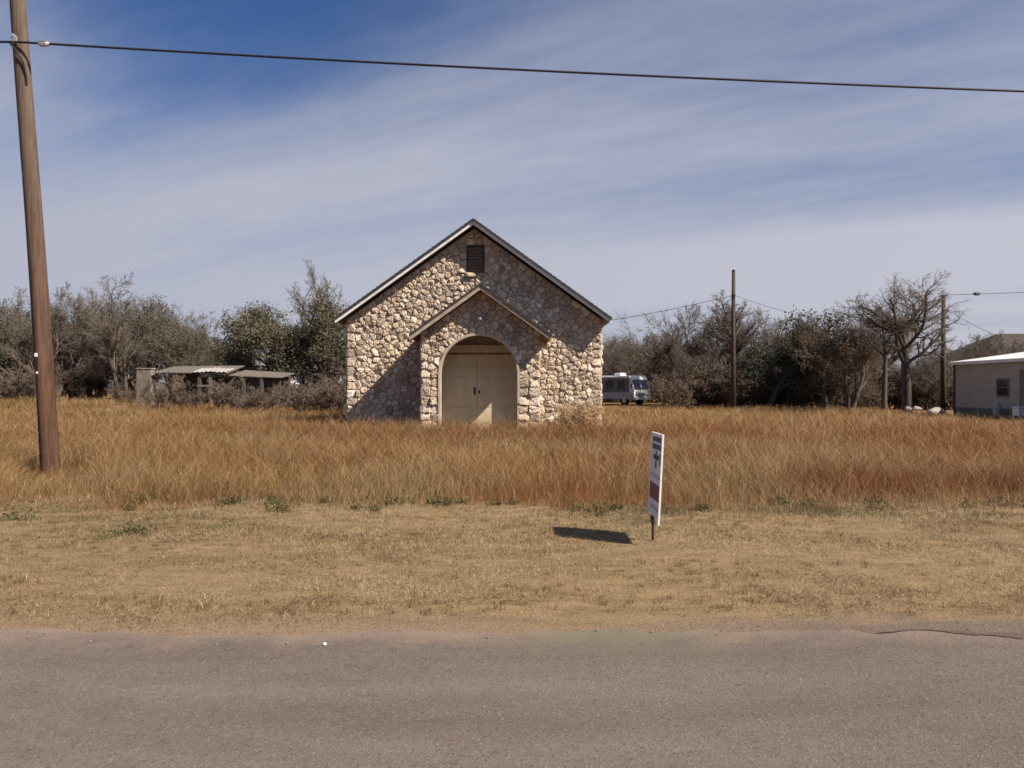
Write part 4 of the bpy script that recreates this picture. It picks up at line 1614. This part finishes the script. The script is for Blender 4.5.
def motorhome():
    V = thing('motorhome', 'old white motorhome parked facing right beyond the chapel corner', 'motorhome', (0, 0, 0))
    # local frame: front at +x, width along y
    L, W, Z0, Z1 = 8.2, 2.35, 0.55, 2.75
    b = MB()
    prof = [(0, Z0), (-0.0, 1.35), (-0.32, 2.45), (-0.6, Z1), (-L, Z1), (-L, Z0)]
    b.prism(prof, -W / 2, W / 2)
    body = b.build('body', M['white'], V, bevel=0.06)
    # shade painted as a dark band and grey stripe on both flanks
    for s in (-1, 1):
        y0, y1 = sorted((s * (W / 2 + 0.004), s * (W / 2 + 0.02)))
        gb = MB()
        gb.box(-L + 0.05, -0.55, y0, y1, 1.19, 2.50)
        gb.build('side_shade', M['rv_dark'], body)
        mb = MB()
        mb.box(-L + 0.05, -0.12, y0, y1, 0.6, 1.18)
        mb.build('stripe', M['rv_skirt_shade'], body)
        for wx, ww in ((-1.5, 0.75), (-2.9, 0.9), (-4.6, 0.9), (-6.6, 0.9)):
            ya, yb = sorted((s * (W / 2 + 0.021), s * (W / 2 + 0.035)))
            wi = MB()
            wi.box(wx - ww / 2, wx + ww / 2, ya, yb, 1.55, 2.25)
            wi.build('window', M['glass'], V)
        for wx in (-1.15, -5.9):
            tw = MB()
            ya = s * (W / 2 - 0.28)
            tw.tube([(wx, ya, 0.42), (wx, s * (W / 2 + 0.01), 0.42)], 0.42, 18)
            ty = tw.build('wheel', M['rubber'], V)
            rm = MB()
            rm.tube([(wx, s * (W / 2 + 0.011), 0.42), (wx, s * (W / 2 + 0.03), 0.42)], [0.24, 0.2], 14)
            rm.build('rim', M['galv'], ty)
        mi = MB()
        mi.tube([(-0.25, s * (W / 2), 1.7), (-0.05, s * (W / 2 + 0.25), 1.75)], 0.02, 6)
        mi.box(-0.1, -0.04, s * (W / 2 + 0.25) - 0.1, s * (W / 2 + 0.25) + 0.1, 1.55, 1.95)
        mi.build('mirror', M['iron'], V)
    # windscreen in two panes
    for s in (-1, 1):
        wsn = MB()
        ya, yb = sorted((s * 0.04, s * (W / 2 - 0.12)))
        p = lambda x, z, o: (x + o * 0.96, z + o * 0.28)
        def pt(x, z, o):
            return (x + o * 0.96, z + o * 0.28)
        q = [pt(-0.03, 1.42, 0.005), pt(-0.30, 2.36, 0.005), pt(-0.30, 2.36, 0.02), pt(-0.03, 1.42, 0.02)]
        wsn.prism(q, ya, yb)
        wsn.build('windscreen', M['glass'], V)
        hl = MB()
        hl.tube([(-0.05, s * 0.85, 1.0), (0.03, s * 0.85, 1.0)], 0.12, 12)
        hl.build('headlight', M['galv'], V)
    gr = MB()
    for z in (0.84, 0.93, 1.02, 1.11):
        gr.box(0.002, 0.03, -0.6, 0.6, z, z + 0.05)
    gr.build('grille', M['rv_dark'], V)
    bu = MB()
    bu.box(0.004, 0.16, -W / 2, W / 2, 0.5, 0.76)
    bu.build('bumper', M['galv'], V, bevel=0.03)
    ac = MB()
    ac.prism([(-3.0, 2.752), (-2.15, 2.752), (-2.3, 3.02), (-2.9, 3.02)], -0.45, 0.45)
    ac.build('roof_air_unit', M['white'], V, bevel=0.03)
    aw = MB()
    aw.tube([(-7.6, -W / 2 - 0.09, 2.62), (-0.9, -W / 2 - 0.09, 2.62)], 0.08, 10)
    aw.build('rolled_awning', M['white'], V)
    Y = 74.0
    X = (642 - 512) / FPX * Y
    V.location = (X, Y, 0.0)
    V.rotation_euler = (0, 0, R(-48))


motorhome()


def ruin():
    Y = 50.0
    def at(x, y):
        return px(x, y, Y)
    xa, xb = at(136, 0)[0], at(151, 0)[0]
    g = float(H(xa, Y))
    Rn = thing('ruined_shed', 'collapsing grey shed with pale stone pier and sunlit sheet roof in the left brush', 'shed', (xa, Y, g))
    p = MB()
    p.box(xa, xb, Y, Y + 0.6, g - 0.2, 2.75)
    p.box(xa - 0.04, xb + 0.05, Y - 0.04, Y + 0.64, 2.752, 2.85)
    p.build('stone_pier', M['palestone'], Rn, bevel=0.04)
    x0, x1, x2 = at(178, 0)[0], at(229, 0)[0], at(279, 0)[0]
    w_ = MB()
    w_.box(xb + 0.001, x0 + 0.3, Y + 2.6, Y + 2.8, g - 0.2, 2.6)
    w_.box(x0, x2, Y + 2.4, Y + 2.6, g - 0.2, 2.3)
    w_.box(x1 + 0.6, x2, Y + 0.3, Y + 0.45, g - 0.2, 2.15)
    w_.build('board_wall', M['greyboard'], Rn)
    r_ = MB()
    r_.add([(xb + 0.2, Y - 0.1, 2.55), (x1, Y - 0.25, 2.5), (x1, Y + 3.0, 3.05), (xb + 0.2, Y + 3, 3.0),
            (xb + 0.2, Y - 0.1, 2.59), (x1, Y - 0.25, 2.54), (x1, Y + 3.0, 3.09), (xb + 0.2, Y + 3, 3.04)],
           [(0, 1, 2, 3), (4, 7, 6, 5), (0, 4, 5, 1), (2, 6, 7, 3), (0, 3, 7, 4), (1, 5, 6, 2)])
    r_.add([(x1 + .02, Y - 0.2, 2.36), (x2 + .2, Y - 0.2, 2.22), (x2 + .2, Y + 3.0, 2.55), (x1 + .02, Y + 3, 2.75),
            (x1 + .02, Y - 0.2, 2.40), (x2 + .2, Y - 0.2, 2.26), (x2 + .2, Y + 3.0, 2.59), (x1 + .02, Y + 3, 2.79)],
           [(0, 1, 2, 3), (4, 7, 6, 5), (0, 4, 5, 1), (2, 6, 7, 3), (0, 3, 7, 4), (1, 5, 6, 2)])
    rf = r_.build('roof', M['rusty'], Rn)
    s = MB()
    ca_, cb_ = at(194, 0)[0], at(228, 0)[0]
    n = 26
    vs, fs = [], []
    for i in range(n + 1):
        x = ca_ + (cb_ - ca_) * i / n
        for yy, zz_ in ((Y - 0.32, 2.60), (Y + 1.2, 2.86)):
            vs.append((x, yy, zz_ + 0.03 * math.sin(i * 1.9) + 0.04 * (1 if 9 < i < 17 else 0)))
    fs = [(2 * i, 2 * i + 2, 2 * i + 3, 2 * i + 1) for i in range(n)]
    s.add(vs, fs)
    so = s.build('corrugated_sheet', M['oldsheet'], rf)
    md = so.modifiers.new('thick', 'SOLIDIFY')
    md.thickness = 0.012
    for xx in (200, 211, 244, 262):
        q = MB()
        X = at(xx, 0)[0]
        q.box(X - 0.09, X + 0.09, Y - 0.15, Y + 0.03, g - 0.2, 2.44 if xx < 230 else 2.24)
        q.build('post', M['palestone'] if xx == 211 else M['greyboard'], Rn)
    # pale horizontal rail and a leaning sheet
    q = MB()
    q.box(at(198, 0)[0], at(212, 0)[0], Y - 0.2, Y - 0.16, 1.68, 1.80)
    q.build('rail', M['palestone'], Rn)


ruin()


def tank(x0, x1, y, Y):
    X0, X1 = px(x0, 0, Y)[0], px(x1, 0, Y)[0]
    z = EYE + (HORIZON - y) / FPX * Y
    g = float(H(X0, Y))
    r = 0.33
    T = thing('gas_tank', 'white oblong tank on legs among the brush left of the chapel', 'tank', ((X0 + X1) / 2, Y, g))
    b = MB()
    b.tube([(X0, Y, z), (X0 + .06, Y, z), (X0 + .2, Y, z), (X1 - .2, Y, z), (X1 - .06, Y, z), (X1, Y, z)], [.1, .24, r, r, .24, .1], 16)
    b.build('shell', M['white'], T, smooth=True)
    for xx in (X0 + .3, X1 - .3):
        q = MB()
        q.box(xx - .05, xx + .05, Y - .2, Y + .2, g - .1, z - .22)
        q.build('leg', M['galv'], T)


tank(280, 299, 385, 54)


def boulder(x, y, Y, sx, sy, sz, label, seed):
    r = random.Random(seed)
    import bmesh
    bm = bmesh.new()
    bmesh.ops.create_icosphere(bm, subdivisions=3, radius=1)
    for v in bm.verts:
        k = 1 + 0.18 * math.sin(v.co.x * 3.1 + seed) * math.cos(v.co.y * 2.7) + r.uniform(-.05, .05)
        v.co *= k
        v.co.z = max(v.co.z, -0.6)
        v.co.x *= sx
        v.co.y *= sy
        v.co.z *= sz
    me = bpy.data.meshes.new('pale_boulder')
    bm.to_mesh(me)
    bm.free()
    me.materials.append(M['pale'])
    o = link(bpy.data.objects.new('pale_boulder', me))
    X = (x - 512) / FPX * Y
    o.location = (X, Y, EYE + (HORIZON - y) / FPX * Y)
    tag(o, label, 'rock')


M['pale'] = plain('pale_limestone', (0.28, 0.24, 0.20), (0.42, 0.37, 0.32), 3.0, 0.9)
boulder(936, 412.5, 42, .52, .35, .24, 'largest pale flat boulder in the grass near the right dark pole', 1)
boulder(917, 409, 43, .26, .2, .13, 'small pale rock just left of the largest boulder', 2)
boulder(908, 409, 43, .18, .16, .13, 'smallest pale rock at the foot of the big bare tree', 3)


def fence_post(x, Y, top, label):
    X = (x - 512) / FPX * Y
    g = float(H(X, Y))
    b = MB()
    b.tube([(X, Y, g - .2), (X + .02, Y, g + .8), (X + .03, Y, EYE + (HORIZON - top) / FPX * Y)], [.11, .10, .085], 9)
    tag(b.build('fence_post', M['dark_wood'], None, origin=(X, Y, g)), label, 'post')


fence_post(824, 50, 390, 'short dark wooden post at the field edge below the darkest evergreen')
fence_post(848, 50, 394, 'shorter dark stub of a post left of the big bare tree')

# ------------------------------------------------------------------ grass
def blades(name, X, Y, hgt, width, lean, ctop, cbase, label, cat, bend=0.35, z=None, mat=None):
    """bent two-step blades; every array has one entry per blade"""
    n = len(X)
    z0 = H(X, Y) - 0.02 if z is None else z
    a = rng.uniform(0, 2 * PI, n)
    wa = rng.uniform(-0.7, 0.7, n)                      # blades turn mostly across the view
    wx, wy = np.cos(wa), np.sin(wa)
    lx, ly = np.cos(a) * lean, np.sin(a) * lean
    b0 = np.stack([X, Y, z0], 1)
    m_ = b0 + np.stack([lx * 0.38 * hgt, ly * 0.38 * hgt, 0.58 * hgt], 1)
    t_ = b0 + np.stack([lx * (1 + bend) * hgt, ly * (1 + bend) * hgt, hgt * (1 - 0.25 * lean)], 1)
    wv = np.stack([wx, wy, 0 * wx], 1) * (width / 2)[:, None]
    V = np.stack([b0 - wv, b0 + wv, m_ + wv * 0.85, m_ - wv * 0.85, t_ + wv * 0.25, t_ - wv * 0.25], 1).reshape(-1, 3)
    C = np.stack([cbase, cbase, (cbase + ctop) / 2, (cbase + ctop) / 2, ctop, ctop], 1).reshape(-1, 3)
    me = np_mesh(name, mat or M['grass'], V, 6, [(0, 1, 2, 3), (3, 2, 4, 5)], C)
    o = link(bpy.data.objects.new(name, me))
    tag(o, label, cat, kind='stuff')
    return o


def front_edge(x):
    return 10.75 + 0.8 * (vnoise(x, 2.0, 3.0) - 0.5) + 0.75 * (vnoise(x, 7.0, 0.9) - 0.5) + 0.4 * (vnoise(x, 5.0, 0.3) - 0.5)


def not_built(X, Y):
    k = ~((X > CX - HW - 0.1) & (X < CX + HW + 0.1) & (Y > CY - 0.05) & (Y < CY + DEPTH))
    k &= ~((X > PX0 - 0.05) & (X < PX1 + 0.05) & (Y > PY - 0.55) & (Y < CY))
    k &= ~((X > 24.9) & (Y > 30))
    return k


def tall_grass():
    parts = []
    for y0, y1, dens in ((10.0, 13, 1800), (13, 17, 950), (17, 24, 460), (24, 34, 210), (34, 54, 80)):
        W = 0.70 * y1 + 7
        ncl = int((y1 - y0) * 2 * W * dens / 9)
        cx_ = rng.uniform(-W, W, ncl)
        cyy = rng.uniform(y0, y1, ncl)
        k = np.abs(cx_) < 0.70 * cyy + 7
        parts.append(np.stack([cx_[k], cyy[k]], 1))
    Cc = np.concatenate(parts)
    m = len(Cc)
    # one height, lean, colour per tuft
    tx, ty = Cc[:, 0], Cc[:, 1]
    fe0 = front_edge(tx)
    edge = sstep(-0.15, 1.5, ty - fe0)
    keep = (rng.random(m) < 0.35 + 0.65 * edge) & (rng.random(m) < 0.45 + 0.9 * vnoise(tx + 3, ty, 0.9))
    Cc, tx, ty, edge = Cc[keep], tx[keep], ty[keep], edge[keep]
    m = len(Cc)
    patch = vnoise(tx, ty, 5.0) * 0.5 + vnoise(tx, ty, 1.3) * 0.5
    th = (0.30 + 0.46 * patch) * rng.uniform(0.7, 1.25, m) * (0.42 + 0.58 * edge)
    th *= 1 - 0.30 * sstep(26, 36, ty)
    tlean = 0.10 + np.abs(rng.normal(0, 0.20, m)) + 0.35 * np.clip(vnoise(tx + 17, ty + 5, 2.1) - 0.55, 0, 1)
    rust = np.array([0.235, 0.090, 0.030])
    tan = np.array([0.36, 0.215, 0.090])
    straw = np.array([0.48, 0.348, 0.182])
    gold = np.array([0.32, 0.205, 0.092])
    dark = np.array([0.135, 0.066, 0.030])
    right = sstep(-3, 9, tx)
    p1 = vnoise(tx * 0.5 + 40, ty * 1.1 + 9, 3.2) * 0.65 + 0.35 * vnoise(tx, ty, 0.8)
    p1 = np.clip((p1 - 0.37 - 0.15 * right) * 2.6 + rng.normal(0, 0.18, m), 0, 1)[:, None]
    tc_ = rust * (1 - p1) + tan * p1
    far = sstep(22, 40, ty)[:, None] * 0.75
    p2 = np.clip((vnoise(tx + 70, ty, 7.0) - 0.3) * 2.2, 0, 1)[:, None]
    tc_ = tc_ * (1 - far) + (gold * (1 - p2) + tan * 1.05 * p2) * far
    rr_ = rng.random(m)[:, None]
    sp_ = np.clip((vnoise(tx * .8 + 9, ty * 1.6, 1.9) - 0.52) * 2.4, 0, 0.55)[:, None]
    tc_ = tc_ * (1 - sp_) + straw * 0.88 * sp_
    tc_ = np.where(rr_ < 0.10, straw * 0.85, tc_)
    tc_ = np.where(rr_ > 0.90, dark, tc_)
    tc_ = tc_ * rng.uniform(0.72, 1.22, (m, 1))
    q = 9
    n = m * q
    sp = np.repeat(0.040 + 0.0035 * ty, q)
    X = np.repeat(tx, q) + rng.normal(0, 1, n) * sp
    Y = np.repeat(ty, q) + rng.normal(0, 1, n) * sp
    h = np.repeat(th, q) * rng.uniform(0.45, 1.15, n)
    PXN = (51 - 512) / FPX * 14.7
    near = (1 - sstep(0.35, 1.1, np.abs(X - PXN * Y / 14.7))) * (Y < 14.9)
    h = h * (1 - 0.62 * near)
    lean = np.repeat(tlean, q) + np.abs(rng.normal(0, 0.14, n))
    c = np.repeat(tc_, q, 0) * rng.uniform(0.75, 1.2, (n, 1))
    stalk = (rng.random(n) < 0.025)
    h = np.where(stalk, h * 1.35, h)
    c = np.where(stalk[:, None], straw * rng.uniform(0.8, 1.15, (n, 1)), c)
    w_ = np.maximum(0.0028, Y * 0.00028) * rng.uniform(0.6, 1.4, n)
    k = (Y > front_edge(X) - 0.25) & not_built(X, Y) & (Y < 55)
    X, Y, h, lean, c, w_ = X[k], Y[k], h[k], lean[k], c[k], w_[k]
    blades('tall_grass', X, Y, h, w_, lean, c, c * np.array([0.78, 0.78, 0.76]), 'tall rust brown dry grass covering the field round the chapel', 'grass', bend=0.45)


def mown_grass():
    n = 620000
    Y = 5.1 + (11.6 - 5.1) * rng.random(n) ** 0.92
    X = rng.uniform(-1, 1, n) * (0.70 * Y + 6)
    cov = vnoise(X * .6, Y, 0.8) * 0.4 + vnoise(X * .7, Y, 0.26) * 0.35 + vnoise(X * .3, Y, 1.7) * 0.35
    edge = Y - (5.34 + 0.4 * (vnoise(X, 1.0, 0.9) - 0.5) + 0.30 * sstep(0.8, 2.6, X))
    k = (edge > 0) & (rng.random(n) < np.clip((cov - 0.20) * 2.2, 0.05, 1) * np.clip(edge / 0.7 + 0.10, 0, 1)) & (Y < front_edge(X) + 0.9)
    X, Y, cov = X[k], Y[k], cov[k]
    n = len(X)
    h = rng.uniform(0.016, 0.050, n) * (0.45 + 1.0 * cov) * np.where(rng.random(n) < .03, 2.0, 1.0)
    h *= 1 + 0.8 * sstep(9.3, 10.8, Y)
    w_ = rng.uniform(0.0025, 0.0055, n)
    lean = np.abs(rng.normal(0.8, 0.6, n))
    straw = np.array([0.355, 0.255, 0.138])
    brown = np.array([0.145, 0.088, 0.044])
    pale = np.array([0.48, 0.37, 0.23])
    green = np.array([0.115, 0.112, 0.042])
    p = vnoise(X * .45, Y * 1.3 + 5, 0.9) * .55 + vnoise(X * .6, Y + 8, 0.3) * .45
    p = np.clip((p - 0.32) * 3.2, 0, 1)[:, None]
    c = brown * (1 - p) + straw * p
    r_ = rng.random(n)[:, None]
    c = np.where(r_ < 0.28 * (0.4 + p), pale, c)
    gp = np.clip((vnoise(X * .6 + 12, Y * 1.5 + 3, 1.3) - 0.54) * 3.5, 0, 1) * sstep(6.5, 8.5, Y)
    c = np.where((rng.random(n) < gp * 0.6)[:, None], green, c)
    c = c * rng.uniform(0.68, 1.2, (n, 1))
    # scattered coarser dead tufts
    m = 7000
    ty = 5.7 + 5.2 * rng.random(m)
    tx = rng.uniform(-1, 1, m) * (0.70 * ty + 5)
    k = rng.random(m) < np.clip((vnoise(tx * .5, ty + 2, 0.7) - 0.30) * 2.6, 0.03, 1)
    tx, ty = tx[k], ty[k]
    m, q = len(tx), 16
    tc_ = np.array([[0.22, 0.125, 0.055], [0.34, 0.225, 0.11], [0.44, 0.31, 0.17], [0.125, 0.072, 0.035]])[rng.integers(0, 4, m)]
    sz = rng.uniform(0.5, 1.3, m)
    X = np.concatenate([X, np.repeat(tx, q) + rng.normal(0, .022, m * q) * np.repeat(sz, q)])
    Y = np.concatenate([Y, np.repeat(ty, q) + rng.normal(0, .022, m * q) * np.repeat(sz, q)])
    h = np.concatenate([h, rng.uniform(.03, .075, m * q) * np.repeat(sz, q)])
    w_ = np.concatenate([w_, rng.uniform(.002, .0042, m * q)])
    lean = np.concatenate([lean, np.abs(rng.normal(.45, .35, m * q))])
    c = np.concatenate([c, np.repeat(tc_, q, 0) * rng.uniform(.7, 1.2, (m * q, 1))])
    blades('mown_grass', X, Y, h, w_, lean, c, c * 0.85, 'short mown straw coloured grass on the roadside strip', 'grass', bend=0.2)


tall_grass()
mown_grass()


def green_weeds():
    """low green weeds along the foot of the tall grass"""
    cs = []
    for x in np.arange(-9.5, 9.5, 0.13):
        dens = vnoise(x, 12.0, 1.1)
        if random.random() < max(0, dens - 0.45) * 1.3:
            cs.append((x + random.gauss(0, .06), front_edge(x) - random.uniform(-0.25, 0.45), random.uniform(.04, .11)))
    for x, y in ((135, 505), (150, 502), (222, 506), (232, 505), (395, 506), (780, 505), (450, 506), (282, 512), (15, 520), (140, 535), (880, 503)):
        D = EYE * FPX / (y - HORIZON)
        for _ in range(2):
            cs.append(((x - 512) / FPX * D + random.gauss(0, .08), D + random.gauss(0, .05), random.uniform(.08, .15)))
    Vs, Cs = [], []
    for x, y, r in cs:
        m_ = int(60 + 500 * r)
        P = np.stack([x + rng.normal(0, r * .8, m_), y + rng.normal(0, r * .6, m_), np.abs(rng.normal(0, r * .55, m_)) + 0.01], 1)
        P[:, 2] += H(P[:, 0], P[:, 1])
        a = rng.normal(0, 1, (m_, 3)); a /= np.linalg.norm(a, axis=1)[:, None]
        b_ = np.cross(a, rng.normal(0, 1, (m_, 3))); b_ /= np.linalg.norm(b_, axis=1)[:, None]
        s = rng.uniform(.008, .022, (m_, 1))
        Vs.append(np.stack([P - a * s, P + b_ * s * .6, P + a * s, P - b_ * s * .6], 1).reshape(-1, 3))
        c = np.array([0.065, 0.075, 0.028]) * rng.uniform(.6, 1.5, (m_, 1)) + np.array([.03, .01, 0]) * rng.random((m_, 1))
        Cs.append(np.repeat(c, 4, 0))
    me = np_mesh('green_weeds', M['weed'], np.concatenate(Vs), 4, [(0, 1, 2, 3)], np.concatenate(Cs))
    o = link(bpy.data.objects.new('green_weeds', me))
    tag(o, 'low green weeds along the foot of the tall grass', 'weeds', kind='stuff')


green_weeds()


def dry_bush():
    """tan dead weed standing against the right part of the facade"""
    Y = 26.9
    X = (577 - 512) / FPX * Y
    S = Skeleton(77)
    P = dict(SHR)
    P.update(kids=(7, 5, 4), rmin=.006, h=.80, rad=.013)
    for q in range(16):
        a = q * 2.4
        S.grow((.18 * math.cos(a), .18 * math.sin(a), -.03), (.65 * math.cos(a), .65 * math.sin(a), 1), P['h'] * S.r.uniform(.6, 1.15), P['rad'], 0, P)
    mm = plain('dead_weed_tan', (0.40, 0.26, 0.15), (0.56, 0.40, 0.25), 4, .9, bstr=0)
    t = thing('dry_bush', 'dead tan bush growing against the right part of the chapel front', 'bush', (X, Y, float(H(X, Y))))
    st = link(bpy.data.objects.new('stems', tubes(S.seg, 'stems', mm)), t)
    lf = leaves(S.tips, 4, .05, .024, [(0.54, 0.39, 0.24), (0.46, 0.31, 0.17)], 4, 'seed_heads')
    lf.materials[0] = M['grass']
    link(bpy.data.objects.new('seed_heads', lf), st)


dry_bush()


# loose stones on the road edge
def pebbles():
    b = MB()
    for _ in range(130):
        x = random.uniform(-6, 6)
        y = float(road_edge(x)) + random.gauss(0.05, .22)
        if y < 4.2:
            continue
        s = random.uniform(.003, .009)
        z = (0.006 if y < float(road_edge(x)) - .02 else float(H(x, y))) + s * .4
        if 4.7 < y < float(road_edge(x)) and x > 1.2:
            z += .028
        vs = []
        for zz_, rr in ((-s * .6, .7), (0, 1), (s * .6, .6)):
            for k_ in range(6):
                a = k_ * PI / 3 + random.uniform(-.3, .3)
                vs.append((x + s * rr * math.cos(a) * 1.2, y + s * rr * math.sin(a), z + zz_))
        fs = [(j * 6 + i, j * 6 + (i + 1) % 6, (j + 1) * 6 + (i + 1) % 6, (j + 1) * 6 + i) for j in range(2) for i in range(6)] + [(12, 13, 14, 15, 16, 17)]
        b.add(vs, fs)
    o = b.build('loose_gravel', plain('grit', (.13, .10, .08), (.26, .21, .17), 30, .9), None)
    tag(o, 'loose gravel scattered along the broken road edge', 'gravel', kind='stuff')
    w_ = MB()
    x, y = px(325, 646, 1)[0] * 4.97, 4.97
    w_.add([(x + .012 * math.cos(a) * r_, y + .011 * math.sin(a) * r_, 0.008 + z * .7) for z, r_ in ((0, 1), (.012, .9), (.02, .4)) for a in np.arange(0, 6.2, 1.05)],
           [(j * 6 + i, j * 6 + (i + 1) % 6, (j + 1) * 6 + (i + 1) % 6, (j + 1) * 6 + i) for j in range(2) for i in range(6)] + [(12, 13, 14, 15, 16, 17)])
    tag(w_.build('white_pebble', M['white'], None, origin=(x, y, 0)), 'single white pebble on the road near its far edge', 'pebble')


pebbles()
